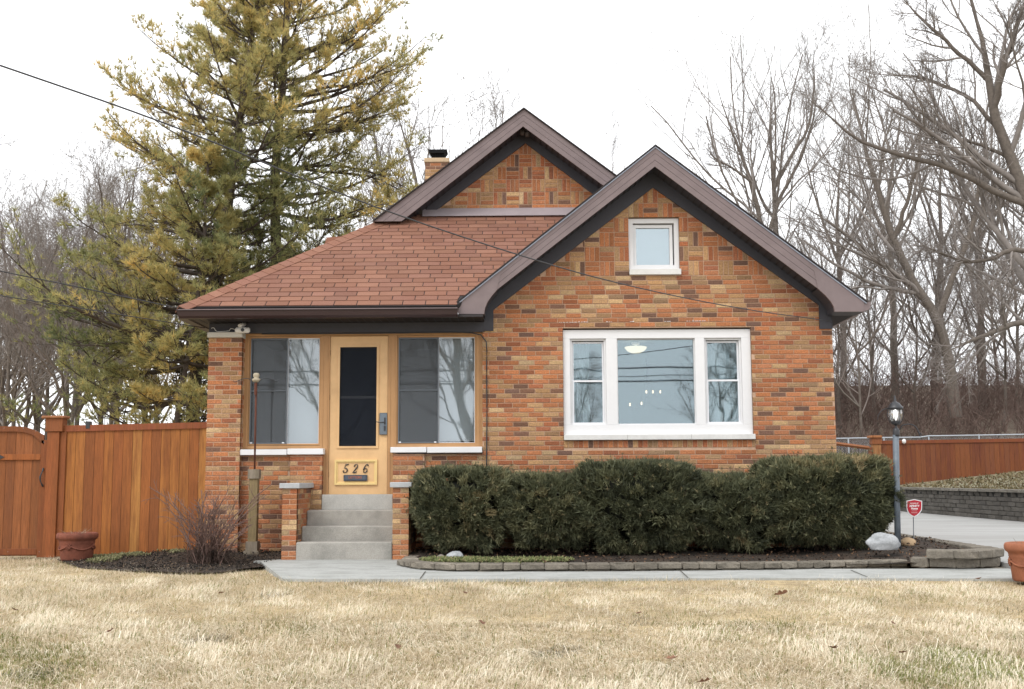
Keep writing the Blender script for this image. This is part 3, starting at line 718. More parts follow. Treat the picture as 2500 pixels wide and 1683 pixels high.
# deck
_o = W([(1600, 358), (1119, 739)], GY); _i = W([(1599, 407), (1213, 708)], GY)
def xval(s):                                  # where the slope dives into the front gable's roof slab
    z = float(on_slope(0, s)[2]); xo = np.interp(z, [_o[1][1], _o[0][1]], [_o[1][0], _o[0][0]]); zi0 = _i[1][1]; xi = _i[1][0] + (z - zi0) * (_i[0][0] - _i[1][0]) / (_i[0][1] - zi0)
    lim = X_(1116, 745, -.45) if on_slope(0, s)[1] < GY + .06 else x_end
    return float(min(lim, xo * .55 + xi * .45))
MB().slab([on_slope(xEl - .02, -.02), on_slope(xval(0) - .02, -.02), on_slope(xval(slopeL * .5) - .02, slopeL * .5), on_slope(xval(slopeL) - .02, slopeL), on_slope(HT[0], slopeL), on_slope(HT[0], sHT)], .06, -sl_n).build('roof_deck', m_roofedge, house)
EXPO, TAB = .142, .305
SH = [(176, 129, 108), (171, 124, 104), (181, 134, 113), (170, 124, 107), (176, 130, 112)]
tabs = []; r = 0; s = 0.0
while s < slopeL - .03:
    off = -TAB * (.5 * (r % 2) + .13 * ((r // 2) % 3)); s1 = min(s + EXPO, slopeL); x = xEl - .1 + off
    hx0, hx1 = (hipx(s) if s < sHT else HT[0] + .02), (hipx(s1) if s1 < sHT else HT[0] + .02)
    while x < x_end:
        a, c = x + .006, x + TAB - .006
        v0, v1 = xval(s), xval(s1)
        q = [(max(a, hx0), s), (min(c, v0), s), (min(c, v1), s1 + .02), (max(a, hx1), s1 + .02)]
        if min(c, v0) - max(a, hx0) > .03: tabs.append((q, r))
        x += TAB
    s += EXPO; r += 1
def tab_mesh(q, mb, col=None):
    u = rnd.uniform(0, .0025)
    lo = [on_slope(q[0][0], q[0][1], .002), on_slope(q[1][0], q[1][1], .002)]
    vs = [on_slope(q[0][0], q[0][1] + rnd.uniform(-.003, .003), .011 + u), on_slope(q[1][0], q[1][1] + rnd.uniform(-.003, .003), .011 + u), on_slope(q[2][0], q[2][1], .0035), on_slope(q[3][0], q[3][1], .0035)] + lo + [on_slope(q[2][0], q[2][1], -.004), on_slope(q[3][0], q[3][1], -.004)]
    mb.add(vs, [(0, 1, 2, 3), (4, 5, 1, 0), (5, 6, 2, 1), (7, 4, 0, 3)], col); return mb
deck = [o for o in COL.objects if o.name.startswith('roof_deck')][0]
vis = [t for t in tabs if t[0][1][0] < X_(1120, 740, GY) + .35 + (t[0][0][1] / slopeL) * 1.6]
hid = [t for t in tabs if t not in vis]
vis.sort(key=lambda t: -(t[0][1][0] - t[0][0][0]) * 10 + t[0][0][1])
for q, r in vis[:300]:
    o = tab_mesh(q, MB()).build('shingle', m_shingle_o, deck); k = rnd.uniform(.95, 1.05)
    o.color = (*albedo(tuple(v * k for v in rnd.choice(SH)), .55), 1)
m = MB()
for q, r in vis[300:] + hid: tab_mesh(q, m, albedo(rnd.choice(SH), .55))
m.build('shingles', m_shingle_a, deck, kind='stuff')
# left slope of the hip
Lp = [np.array([xEl, Ye, zE]), HT, np.array([HT[0], 9, HT[2]]), np.array([xEl, 9, zE])]
ln_ = np.cross(Lp[3] - Lp[0], Lp[1] - Lp[0]); ln_ = ln_ / np.linalg.norm(ln_); ln_ = ln_ * (1 if ln_[2] > 0 else -1)
MB().slab(Lp, .06, -ln_).build('roof_slope', mat('shingle_plain', albedo((184, 132, 110), .55), .95, var=.3, scale=120, bump=.4), house)
# hip cap shingles
hd = HT - Lp[0]; hl = np.linalg.norm(hd); hd = hd / hl
n = int(hl / .155); cr = np.cross(hd, sl_n); cr = cr / np.linalg.norm(cr); cl = np.cross(ln_, hd); cl = cl / np.linalg.norm(cl)
if cr[0] < 0: cr = -cr
if cl[1] < 0: cl = -cl
nm = (sl_n + ln_) / 2; nm = nm / np.linalg.norm(nm)
for k in range(n + 1):
    a = Lp[0] + hd * (k * hl / n - .03); c = Lp[0] + hd * ((k + 1) * hl / n + .01)
    vs = [a + nm * .026, c + nm * .016, a + cr * .17 + sl_n * .018, c + cr * .17 + sl_n * .012, a + cl * .15 + ln_ * .018, c + cl * .15 + ln_ * .010,
          a + nm * .010, a + cr * .17 + sl_n * .004, a + cl * .15 + ln_ * .004, c + cr * .17 + sl_n * .002]
    o = MB().add(vs, [(0, 2, 3, 1), (4, 0, 1, 5), (6, 7, 2, 0), (8, 6, 0, 4), (7, 9, 3, 2)]).build('hip_cap', m_shingle_o, house)
    kk = rnd.uniform(.97, 1.05); o.color = (*albedo(tuple(v * kk for v in rnd.choice(SH)), .57), 1)
# little cross ridge that shows above the hip
ck = at(818, 586, 1.6)
MB().prism([(ck[0] - .22, ck[2] - .3), (ck[0] - .13, ck[2] + .04), (ck[0] + .10, ck[2] + .055), (ck[0] + .45, ck[2] - .15), (ck[0] + .4, ck[2] - .4)], 1.6, 3.0).build('side_ridge', MATS['shingle_plain'], house)
# gutter along the porch eave, soffit, beam
zg0, zg1 = Z_(800, 776, -.57), Z_(800, 753, -.62); xg0, xg1 = X_(436, 765, -.6), X_(1117, 755, -.6)
prof = [(-.50, zg0 + .0), (-.575, zg0 + .0), (-.60, zg0 + .03), (-.615, zg1 - .022), (-.628, zg1 - .018), (-.628, zg1), (-.615, zg1 + .002), (-.50, zg1 + .002)]
n = len(prof)
vs = [(xg0 - .03 * (p[1] - zg0) / (zg1 - zg0), p[0], p[1]) for p in prof] + [(xg1, p[0], p[1]) for p in prof]
MB().add(vs, [tuple(range(n)), tuple(range(2 * n - 1, n - 1, -1))] + [(i, n + i, n + (i + 1) % n, (i + 1) % n) for i in range(n)]).build('gutter', m_gutter, house)
MB().box(xg0 + .001, xg1, -.633, -.6285, zg1 - .012, zg1 - .002).build('gutter_lip', m_fascia, house)
MB().box(xg0 - .03, xg0 + .09, -.499, 9, zg0, zg1 + .0015).build('gutter', m_gutter, house)
zso = zg0 + .012
MB().box(xg0 + .091, X_(1182, 780, -.1), -.498, .15, zso, zso + .03).build('eave_soffit', MATS['soffit_paint'], house)
MB().box(xg0 + .091, xp0 + .05, .151, 9, zso, zso + .03).build('eave_soffit', MATS['soffit_paint'], house)
b = MB(); x = xg0 + .1
while x < X_(1180, 780, -.1): b.box(x, x + .012, -.497, .0, zso - .005, zso - .0005); x += .105
b.build('soffit_rib', m_frieze, house)
MB().box(X_(512, 800, 0), X_(1183, 800, 0), -.026, .2, Z_(800, 813, 0), zso - .006).build('porch_beam', m_frieze, house)

# ---- rear gable
RY = Yt - .42
rpA = fz(1283, 351, Yt); rpL = fz(1058, 520, Yt); rpR = fz(1460, 484, Yt)
zfl = Z_(1200, 509, Yt)
rl = lambda z: rpA[0] - (rpA[0] - rpL[0]) * (rpA[1] - z) / (rpA[1] - rpL[1])
rr = lambda z: rpA[0] + (rpR[0] - rpA[0]) * (rpA[1] - z) / (rpA[1] - rpR[1])
rear = MB().prism([(rl(zfl - .25), zfl - .25), (rr(zfl - .25), zfl - .25), (rpA[0], rpA[1] + .02)], Yt + .008, Yt + .2).build('rear_gable_wall', m_mortar, house)
lay(zfl, zfl + CH - .001, rl, rr, Yt); weave(zfl + CH, rpA[1], rl, rr, Yt, x_origin=rpA[0] - .10)
mass(bricks, 'brickwork', rear, yb=Yt + .03); bricks = []
MB().slab([(rl(zfl) - .25, Yt - .005, zfl + .004), (rr(zfl) + .2, Yt - .005, zfl + .004), (rr(zfl) + .2, Yt - .16, zT - .06), (rl(zfl) - .25, Yt - .16, zT - .06)], .006, (0, .6, -.8)).build('flashing', m_flash, house)
for side in (0, 1):
    if side == 0: out_ = [(1279, 267), (912, 541)]; inn = [(1277, 309), (981, 540)]
    else: out_ = [(1279, 267), (1520, 443)]; inn = [(1277, 309), (1520, 488)]
    o = W(out_, RY); i = W(inn, RY); sgn = -1 if side == 0 else 1
    fr_ = (0, .34, .68, 1.0)
    for k in range(3):
        a0 = lerp2(o[0], i[0], fr_[k]); a1 = lerp2(o[0], i[0], fr_[k + 1] - .012); b0 = lerp2(o[1], i[1], fr_[k]); b1 = lerp2(o[1], i[1], fr_[k + 1] - .012)
        MB().prism([a0, b0, b1, a1], RY + .003 * k, RY + .03).build('rake_board', m_fascia, house)
    MB().prism([o[0], o[1], (i[1][0], i[1][1] + .03), (i[0][0], i[0][1] + .03)], RY + .031, 9).build('roof_slope', m_frieze, house)
    nx, nz = (o[1][1] - o[0][1]), -(o[1][0] - o[0][0]); l = math.hypot(nx, nz); nx, nz = nx / l, nz / l
    if nz < 0: nx, nz = -nx, -nz
    MB().prism([(o[0][0], o[0][1] + .003), (o[1][0], o[1][1] + .003), (o[1][0] + nx * .02, o[1][1] + nz * .02), (o[0][0], o[0][1] + .024)], RY - .03, 9.1).build('shingle_edge', m_roofedge, house)
    rb = MB(); L = math.hypot(i[1][0] - i[0][0], i[1][1] - i[0][1]); n = int(L / .11)
    for k in range(1, n):
        p = lerp2(i[0], i[1], k / n); q = lerp2(i[0], i[1], (k + .10) / n)
        rb.prism([(p[0], p[1] + .032), (q[0], q[1] + .032), (q[0] - nx * .008, q[1] + .032 - nz * .012), (p[0] - nx * .008, p[1] + .032 - nz * .012)], RY + .045, Yt - .035)
    rb.build('soffit_rib', MATS['soffit_paint'], house)
    pe = rpL if side == 0 else rpR
    MB().prism([rpA, pe, (pe[0] + sgn * .12, pe[1] + .0), (pe[0] + sgn * .12, pe[1] + .14), (rpA[0], rpA[1] + .22)], Yt - .032, Yt + .004).build('frieze_board', m_frieze, house)
# floodlight pair under the rear peak
c = at(1281, 327, RY + .2)
MB().lathe([(.0, -.03), (.035, -.02), (.045, .03), (.02, .07), (0, .08)], 10, c[0] - .035, c[1], c[2]).lathe([(.0, -.03), (.035, -.02), (.045, .03), (.02, .07), (0, .08)], 10, c[0] + .045, c[1] - .01, c[2] - .03).box(c[0] - .04, c[0] + .05, c[1], c[1] + .03, c[2] + .05, c[2] + .12).build('floodlight', mat('lamp_grey', albedo((92, 84, 80)), .6), house, smooth=True)
# chimney
CY = 6.0
cx0, cx1 = X_(1038, 420, CY), X_(1094, 420, CY); ztp = Z_(1066, 397, CY)
chim = MB().box(cx0 + .006, cx1 - .006, CY + .006, CY + .45, 4.0, ztp).build('chimney', m_mortar, house)
lay(ztp - 10 * CH, ztp, zc(cx0), zc(cx1), CY)
mass(bricks, 'brickwork', chim, yb=CY + .04, w=(.05, .50, .15, .22, .03, .05)); bricks = []
MB().cbox(cx0 - .02, cx1 + .02, CY - .02, CY + .47, ztp + .001, Z_(1066, 386, CY), .01).build('chimney_cap', mat('chimney_stone', albedo((206, 180, 148)), .9, var=.2, scale=40), chim)
a, c2 = X_(1047, 375, CY), X_(1088, 375, CY)
b = MB().prism([(a - .02, Z_(1066, 363, CY)), (c2 + .02, Z_(1066, 363, CY)), (c2 - .03, Z_(1066, 372, CY)), (a + .03, Z_(1066, 372, CY))], CY + .05, CY + .4)
for k in range(7):
    x = a + .03 + (c2 - a - .06) * k / 6; b.box(x - .004, x + .004, CY + .07, CY + .08, Z_(1066, 386, CY), Z_(1066, 371, CY))
b.box(a + .04, c2 - .04, CY + .12, CY + .34, Z_(1066, 386, CY), Z_(1066, 371, CY)); b.build('flue_cover', mat('sooty_metal', (.012, .012, .013), .9, spec=.1), chim)
# cable run down the corner beside the porch
cb = [at(px, py, -.012) for px, py in ((640, 816), (900, 815), (1090, 812), (1150, 812), (1177, 818), (1187, 830), (1189, 850), (1188, 900), (1189, 1000), (1188, 1100), (1188, 1150))]
MB().tube(smooth_path([(p[0], -.036 if k < 3 else -.02, p[2]) for k, p in enumerate(cb)], 40), .009, 6).build('wall_cable', m_black, house, smooth=True)

# ================================================================== THINGS INSIDE THE WINDOWS
m_curtain = mat('curtain_cloth', (.42, .46, .46), .95, var=.08, scale=12, trans=.3)
def curtain(px0, px1, taper, label):
    x0, x1 = X_(px0, 930, .3), X_(px1, 930, .3); z0, z1 = Z_(1600, 1052, .3), Z_(1600, 818, .3); V = []; nx = 60; nz = 8
    for j in range(nz + 1):
        t = j / nz
        for i in range(nx + 1):
            u = i / nx; x = x0 + (x1 - x0) * u * (1 - taper * (math.sin(t * 3.1) * .5 + (1 - t) * .0)); V.append((x, .30 + .022 * math.sin(u * 44 + .6 * math.sin(t * 3)) + .01 * math.sin(u * 17), z0 + (z1 - z0) * t))
    Q = [(j * (nx + 1) + i, j * (nx + 1) + i + 1, (j + 1) * (nx + 1) + i + 1, (j + 1) * (nx + 1) + i) for j in range(nz) for i in range(nx)]
    MB().add(V, Q).build('curtain', m_curtain, label=label, cat='curtain', group='curtains of the picture window', smooth=True)
curtain(1388, 1441, .12, 'pale curtain drawn aside in the left side sash of the picture window')
curtain(1716, 1812, .0, 'pale pleated curtain across the right side sash of the picture window')
c = at(1552, 851, 1.9)
cl_ = thing('ceiling_lamp', 'lit cream bowl ceiling lamp seen through the picture window', 'lamp', (c[0], c[1], 3.14))
MB().lathe([(.0, -.075), (.07, -.07), (.13, -.04), (.165, .0), (.17, .02), (.155, .025)], 20, c[0], c[1], c[2]).build('bowl', emit('bowl_glow', (1.0, .78, .52), .95), cl_, smooth=True)
MB().tube([(c[0], c[1], c[2] + .02), (c[0], c[1], 3.14)], .02, 8).lathe([(.06, .0), (.06, .03), (.0, .03)], 12, c[0], c[1], c[2] + .06).build('stem', m_sash, cl_)
ch_pts = [(1578, 957), (1594, 957), (1612, 957), (1538, 988), (1566, 985)]
cc = at(1580, 940, 4.2)
chd = thing('chandelier', 'dark chandelier with five small lit bulbs deep inside the room', 'chandelier', (cc[0], cc[1], 3.14))
g_bulb = emit('bulb_glow', (1.0, .70, .42), 1.8)
hub = (cc[0], 4.2, cc[2] + .15)
MB().tube([(hub[0], 4.2, 3.14), hub], .01, 6).lathe([(.0, -.04), (.03, 0), (.0, .04)], 8, *hub).build('stem', m_black, chd)
for k, (px, py) in enumerate(ch_pts):
    p = at(px, py, 4.05 + .15 * (k % 3))
    MB().lathe([(.0, -.03), (.013, -.02), (.013, .02), (.0, .03)], 8, *p).build('bulb', g_bulb, chd, smooth=True)
    MB().tube(smooth_path([hub, ((hub[0] + p[0]) / 2, p[1], min(hub[2], p[2]) - .10), (p[0], p[1], p[2] - .07), (p[0], p[1], p[2] - .03)], 8), .006, 5).build('arm', m_black, chd)
m_blind = mat('roller_cloth', (.60, .63, .65), .95, var=.06, scale=3)
for a, c_, zb, lab in ((640, 806, 806, 'white shade drawn behind the clear pane left of the front door'), (1424, 1612, 800, 'white shade drawn behind the clear pane right of the front door')):
    MB().box(qx(a) + .0, qx(c_), .24, .246, qz(zb), ztop - .02).build('window_shade', m_blind, label=lab, cat='shade', group='porch window shades')
for a, c_, h0, lab in ((1215, 1400, 640, 'grey upholstered chair behind the screened pane right of the front door'),):
    x0, x1 = qx(a), qx(c_)
    b = MB().tube(smooth_path([(x0, 1.0, .9), (x0 + .1, 1.0, 1.35), ((x0 + x1) / 2, 1.0, 1.62), (x1 - .1, 1.0, 1.35), (x1, 1.0, .9)], 14), .11, 8)
    b.cbox(x0 - .05, x1 + .05, .7, 1.3, .80, 1.15, .05).build('porch_chair', mat('chair_cloth', (.40, .40, .40), .95, var=.3, scale=20), label=lab, cat='chair', smooth=True)

# ================================================================== LEFT FENCE AND GATE
WOOD = [(196, 126, 60), (184, 114, 54), (206, 142, 74), (170, 102, 50), (190, 122, 60), (160, 94, 48)]
def wood(name, k=.72, src='obj'):
    return mat(name, src=src, rough=.6, var=.30, scale=7, stretch=(9, 9, .7), bump=.25, bscale=20, spec=.3, dark=albedo((134, 78, 38), .8), dscale=1.5, damt=.9)
m_wood = wood('stained_cedar')
def plank(mb, name, parent, tone=None):
    o = mb.build(name, m_wood, parent); c = tone or rnd.choice(WOOD); k = rnd.uniform(.92, 1.05); o.color = (*albedo(tuple(v * k for v in c), .70), 1); return o
FY = .16
fence = thing('wooden_fence', 'tall stained cedar plank fence between the gate and the brick porch pier', 'fence', (X_(300, 1350, FY), FY, 0))
ftop = lambda x: np.interp(x, [X_(130, 1040, FY), X_(505, 1030, FY)], [Z_(130, 1052, FY), Z_(505, 1045, FY)])
fbot = lambda x: np.interp(x, [X_(130, 1352, FY), X_(505, 1344, FY)], [.045, .10])
edges = [157] + [157 + (506 - 157) * k / 15 for k in range(1, 16)]
for k in range(15):
    x0, x1 = X_(edges[k], 1200, FY) + .002, X_(edges[k + 1], 1200, FY) - .003; dy = rnd.uniform(0, .004)
    plank(MB().add([(x0, FY + dy, fbot(x0)), (x1, FY + dy, fbot(x1)), (x1, FY + .018 + dy, fbot(x1)), (x0, FY + .018 + dy, fbot(x0)), (x0, FY + dy, ftop(x0)), (x1, FY + dy, ftop(x1)), (x1, FY + .018 + dy, ftop(x1)), (x0, FY + .018 + dy, ftop(x0))],
        [(0, 3, 2, 1), (4, 5, 6, 7), (0, 1, 5, 4), (1, 2, 6, 5), (2, 3, 7, 6), (3, 0, 4, 7)]), 'plank', fence)
xa0, xa1 = X_(136, 1045, FY), X_(506, 1035, FY)
rl_z0, rl_z1 = Z_(136, 1055, FY), Z_(506, 1046, FY); rt0, rt1 = Z_(136, 1040, FY), Z_(506, 1031, FY)
plank(MB().add([(xa0, FY - .02, rl_z0), (xa1, FY - .02, rl_z1), (xa1, FY + .05, rl_z1), (xa0, FY + .05, rl_z0), (xa0, FY - .02, rt0), (xa1, FY - .02, rt1), (xa1, FY + .05, rt1), (xa0, FY + .05, rt0)],
    [(0, 3, 2, 1), (4, 5, 6, 7), (0, 1, 5, 4), (1, 2, 6, 5), (2, 3, 7, 6), (3, 0, 4, 7)]), 'top_rail', fence, (158, 88, 56))
MB().cbox(X_(209, 1034, FY - .03), X_(219, 1034, FY - .03), FY - .026, FY + .06, Z_(214, 1047, FY), Z_(214, 1029, FY), .003).build('rail_bracket', m_black, fence)
x0, x1 = X_(109, 1200, FY - .05), X_(139, 1200, FY - .05)
plank(MB().cbox(x0, x1, FY - .05, FY + .07, .04, Z_(120, 1055, FY - .05), .004), 'post', fence, (164, 94, 50))
plank(MB().cbox(x1 + .001, X_(157, 1200, FY - .02) - .002, FY - .02, FY + .02, .05, Z_(140, 1055, FY), .003), 'post_board', fence, (150, 86, 46))
plank(MB().cbox(x0 - .02, X_(153, 1030, FY - .07), FY - .07, FY + .09, Z_(120, 1054, FY - .07), Z_(120, 1022, FY - .07), .004), 'post_collar', fence, (164, 98, 58))
cpx0, cpx1 = X_(100, 1020, FY - .1), X_(157, 1020, FY - .1)
plank(MB().cbox(cpx0, cpx1, FY - .10, FY + .12, Z_(128, 1022, FY - .1), Z_(128, 1015, FY - .1), .012), 'post_cap', fence, (176, 118, 80))
# the gate
gate = thing('garden_gate', 'arched cedar plank gate with black iron handle at the left edge', 'gate', (X_(20, 1355, FY), FY, 0))
gxl, gxr = X_(-75, 1200, FY), x0 - .001
zg_t = lambda px: np.interp(px, [-80, 40, 60, 75, 88, 98, 108], [1041, 1041, 1043, 1047, 1052, 1058, 1063])
pe = [-60, -36, -12, 11, 33, 54, 75, 97]
for k in range(7):
    a, c_ = pe[k], pe[k + 1]; q = [(X_(a, 1200, FY) + .002, .06), (X_(c_, 1200, FY) - .002, .06), (X_(c_, 1200, FY) - .002, Z_(c_, zg_t(c_) + 6, FY)), (X_(a, 1200, FY) + .002, Z_(a, zg_t(a) + 6, FY))]
    plank(MB().prism(q, FY + .005, FY + .022), 'plank', gate, rnd.choice(((150, 92, 52), (140, 84, 48), (160, 98, 56))))
arch = [(px, zg_t(px)) for px in (-75, -20, 40, 50, 60, 68, 75, 82, 88, 94, 101, 108)]
q = [(X_(a, 1060, FY - .02), Z_(a, b_, FY - .02)) for a, b_ in arch] + [(X_(a, 1060, FY - .02), Z_(a, b_ + (13 if a < 80 else 13 + (a - 80) * .35), FY - .02)) for a, b_ in arch[::-1]]
plank(MB().prism(q, FY - .022, FY + .004), 'arch_rail', gate, (142, 84, 50))
plank(MB().cbox(X_(97, 1200, FY), gxr - .003, FY - .022, FY + .004, .04, Z_(100, 1075, FY), .003), 'stile', gate, (146, 82, 44))
plank(MB().cbox(gxl, X_(97, 1200, FY) - .002, FY - .022, FY + .004, Z_(50, 1123.5, FY), Z_(50, 1109, FY), .003), 'cross_rail', gate, (172, 100, 50))
plank(MB().cbox(gxl, X_(97, 1200, FY) - .002, FY - .022, FY + .004, Z_(50, 1355, FY), Z_(50, 1340, FY), .003), 'cross_rail', gate, (138, 76, 42))
hp = [at(px, py, FY - .06) for px, py in ((104, 1143), (103, 1153), (99, 1163), (99, 1173), (102, 1183), (103, 1189))]
P = smooth_path([(p[0], FY - .03 - .05 * math.sin(math.pi * k / 5), p[2]) for k, p in enumerate(hp)], 14)
MB().tube(P, [.008, .014, .010, .008, .008, .009, .011, .011, .009, .008, .008, .010, .015, .006], 6).build('handle', m_black, gate, smooth=True)
hz_ = Z_(5, 1116.5, FY - .025)
MB().prism([(X_(-60, 1116, FY), hz_ - .012), (X_(-4, 1116, FY), hz_ - .012), (X_(1, 1116, FY), hz_ - .035), (X_(5, 1116, FY), hz_ - .02), (X_(13, 1116, FY), hz_), (X_(5, 1116, FY), hz_ + .02), (X_(1, 1116, FY), hz_ + .035), (X_(-4, 1116, FY), hz_ + .012), (X_(-60, 1116, FY), hz_ + .012)], FY - .03, FY - .0225).build('strap_hinge', m_black, gate)
for px, py in ((10, 1046), (57, 1046), (88, 1053), (107, 1080), (19, 1348), (96, 1348)):
    p = at(px, py, FY - .024); MB().lathe([(.006, 0), (.004, .004), (0, .005)], 6, 0, 0, 0).build('nail', m_drip, gate, loc=(p[0], p[1], p[2]))

# ================================================================== POTS
m_terra = mat('weathered_terracotta', albedo((146, 88, 70), .7), .9, var=.25, scale=12, bump=.3, bscale=60, dark=albedo((104, 66, 56), .7), dscale=4, damt=.7)
m_terra2 = mat('terracotta', albedo((186, 120, 90), .62), .9, var=.22, scale=12, bump=.3, bscale=60, dark=albedo((134, 86, 66), .6), dscale=4, damt=.7)
def pot(cx, cy, cz, R, H, m, label, tilt=0):
    t = thing('terracotta_pot', label, 'pot', (cx, cy, cz), 'terracotta pots')
    prof = [(R * .72, 0), (R * .76, .02), (R * .80, H * .35), (R * .81, H * .37), (R * .80, H * .39), (R * .84, H * .62), (R * .86, H * .65), (R * .85, H * .68), (R * .88, H * .74), (R * .96, H * .78), (R * 1.0, H * .84), (R * 1.0, H * .92), (R * .96, H * .985), (R * .90, H), (R * .84, H * .97), (R * .82, H * .90)]
    MB().lathe(prof, 28, cx, cy, cz).build('body', m, t, smooth=True)
    MB().lathe([(0, H * .91), (R * .83, H * .905), (R * .83, H * .88), (0, H * .88)], 20, cx, cy, cz).build('soil', m_mulch, t)
    for k in range(4):                                     # rosettes with drapes between them
        a = rad(-95 + 90 * k); rx = R * .86; c0 = np.array([cx + rx * math.cos(a), cy + rx * math.sin(a), cz + H * .50]); T = np.array([-math.sin(a), math.cos(a), 0]); mb_ = MB()
        for q in range(7):
            f = q * math.pi * 2 / 7; mb_.tube([c0, c0 + (T * math.cos(f) + np.array([0, 0, 1]) * math.sin(f)) * .045], [.013, .006], 5)
        f0 = [c0 + T * .05]
        P = [np.array([cx + R * .85 * math.cos(a + t_), cy + R * .85 * math.sin(a + t_), cz + H * (.56 - .16 * math.sin(t_ / rad(90) * math.pi))]) for t_ in np.linspace(.08, rad(90) - .08, 9)]
        mb_.tube(P, .010, 5); mb_.build('garland', m, t, smooth=True)
    tw = MB()
    for q in range(14):
        a = rnd.uniform(0, 6.28); l = rnd.uniform(0, R * .6); p = np.array([cx + l * math.cos(a), cy + l * math.sin(a), cz + H * .9]); d = np.array([rnd.uniform(-.12, .12), rnd.uniform(-.12, .12), rnd.uniform(.03, .10)])
        tw.tube([p, p + d * .6, p + d], [.003, .002, .001], 4)
    tw.build('dry_stems', mat('dry_stem', (.30, .22, .15), .9), t)
    return t
p = at(187, 1360, -.42)
pot(p[0], -.42, .04, 48.5 * 15.13 / F, 66 * 15.13 / F, m_terra, 'weathered terracotta pot in front of the left cedar fence')
p = gr(2525, 1416, .02)
pot(p[0], p[1], .01, 62 * 12.3 / F, 88 * 12.3 / F, m_terra2, 'bright terracotta pot at the right edge beside the end of the walk')

# ================================================================== STONE EDGING ROUND THE BED
m_block = mat('edging_block', src='obj', rough=.95, var=.32, scale=45, bump=.9, bscale=110, spec=.15, dark=(.11, .10, .085), dscale=7, damt=.6)
edging = thing('stone_edging', 'low grey-brown split block edging round the front planting bed', 'edging', (1.5, -2.45, .04))
def block(p0, p1, depth, z0, z1, parent, m=None, j=.008, name='block', tone=1.0, cham=.012, rough_front=True):
    """one split-face block between two plan points; the rough face is on the right-hand side of p0->p1"""
    p0 = np.array(p0); p1 = np.array(p1); d = p1 - p0; L = np.linalg.norm(d); d = d / L; nrm = np.array([d[1], -d[0]])
    bm = bmesh.new(); bmesh.ops.create_cube(bm, size=1)
    for v in bm.verts: v.co = Vector((v.co.x * (L - .006), v.co.y * depth, v.co.z * (z1 - z0 - .003)))
    if rough_front: bmesh.ops.subdivide_edges(bm, edges=[e for e in bm.edges if abs(e.verts[0].co.x - e.verts[1].co.x) > L * .5], cuts=2)
    bmesh.ops.bevel(bm, geom=[e for e in bm.edges if len(e.link_faces) == 2 and e.calc_face_angle(0) > 1], offset=cham, segments=1, affect='EDGES')
    for v in bm.verts:
        f = 1.0 if v.co.y < 0 else .3
        v.co += Vector((rnd.uniform(-j, j) * .4, rnd.uniform(-j, j) * f * 1.4, rnd.uniform(-j, j) * .35 * f))
    c_ = (p0 + p1) / 2 - nrm * depth / 2
    M = Matrix(((d[0], -nrm[0], 0, c_[0]), (d[1], -nrm[1], 0, c_[1]), (0, 0, 1, (z0 + z1) / 2), (0, 0, 0, 1)))
    bm.transform(M); me = bpy.data.meshes.new(name); bm.to_mesh(me); bm.free()
    o = link(name, me, m or m_block, parent); k = tone * rnd.uniform(.72, 1.18); o.color = (.215 * k, .19 * k, .155 * k, 1); return o
def course(path, z0, z1, depth, parent, bl=.30, tone=1.0, off=0.0):
    P = np.array(path, float); s = np.r_[0, np.cumsum(np.linalg.norm(np.diff(P, axis=0), axis=1))]; t = off
    while t < s[-1] - .05:
        l = min(rnd.choice((bl, bl * .72, bl)), s[-1] - t)
        if s[-1] - t - l < .08: l = s[-1] - t
        q = [np.array([np.interp(u, s, P[:, 0]), np.interp(u, s, P[:, 1])]) for u in (t, t + l)]
        block(q[0], q[1], depth, z0, z1, parent, tone=tone); t += l
gp_ = lambda px, py, z: tuple(gr(px, py, z)[:2])
f0 = gp_(968, 1382, .05); f1 = gp_(1010, 1390, .05); f2 = gp_(1100, 1394, .05); f3 = gp_(1500, 1393, .05); f4 = gp_(1900, 1390, .05); f5 = gp_(2218, 1384, .05)
front = [f0, f1, f2, f3, f4, f5]
course(front, .055, .128, .20, edging, .27)
course([(p[0] + .03, p[1] + .02) for p in front], .03, .054, .18, edging, .30, tone=.8)
# left return, back to the stoop pier
bk0 = (-1.62, -.98)
course([bk0, (f0[0] + .12, f0[1] + .75), (f0[0] + .03, f0[1] + .16)], .055, .128, .22, edging, .20, tone=1.2)
# right corner: two courses, then back along the drive
r0 = gp_(2222, 1385, .05); r1 = gp_(2330, 1388, .05); r2 = gp_(2440, 1386, .05)
course([r0, r1, r2, (r2[0] + .10, r2[1] + .22)], .05, .158, .22, edging, .29)
course([gp_(2262, 1364, .16), gp_(2380, 1366, .16), (r2[0] - .02, r2[1] + .01), (r2[0] + .14, r2[1] + .16)], .159, .255, .26, edging, .29)
course([(r2[0] + .02, r2[1] - .03), (r2[0] + .13, r2[1] + .16)], .02, .049, .2, edging, .25)
for zz, dx in ((.05, 0), (.115, .005), (.18, .01)):
    course([(5.44 - dx, r2[1] + .2), (5.43 - dx, 2.7)], zz, zz + .064 if zz < .17 else .262, .22, edging, .28, off=0 if zz != .115 else .001, tone=.95)

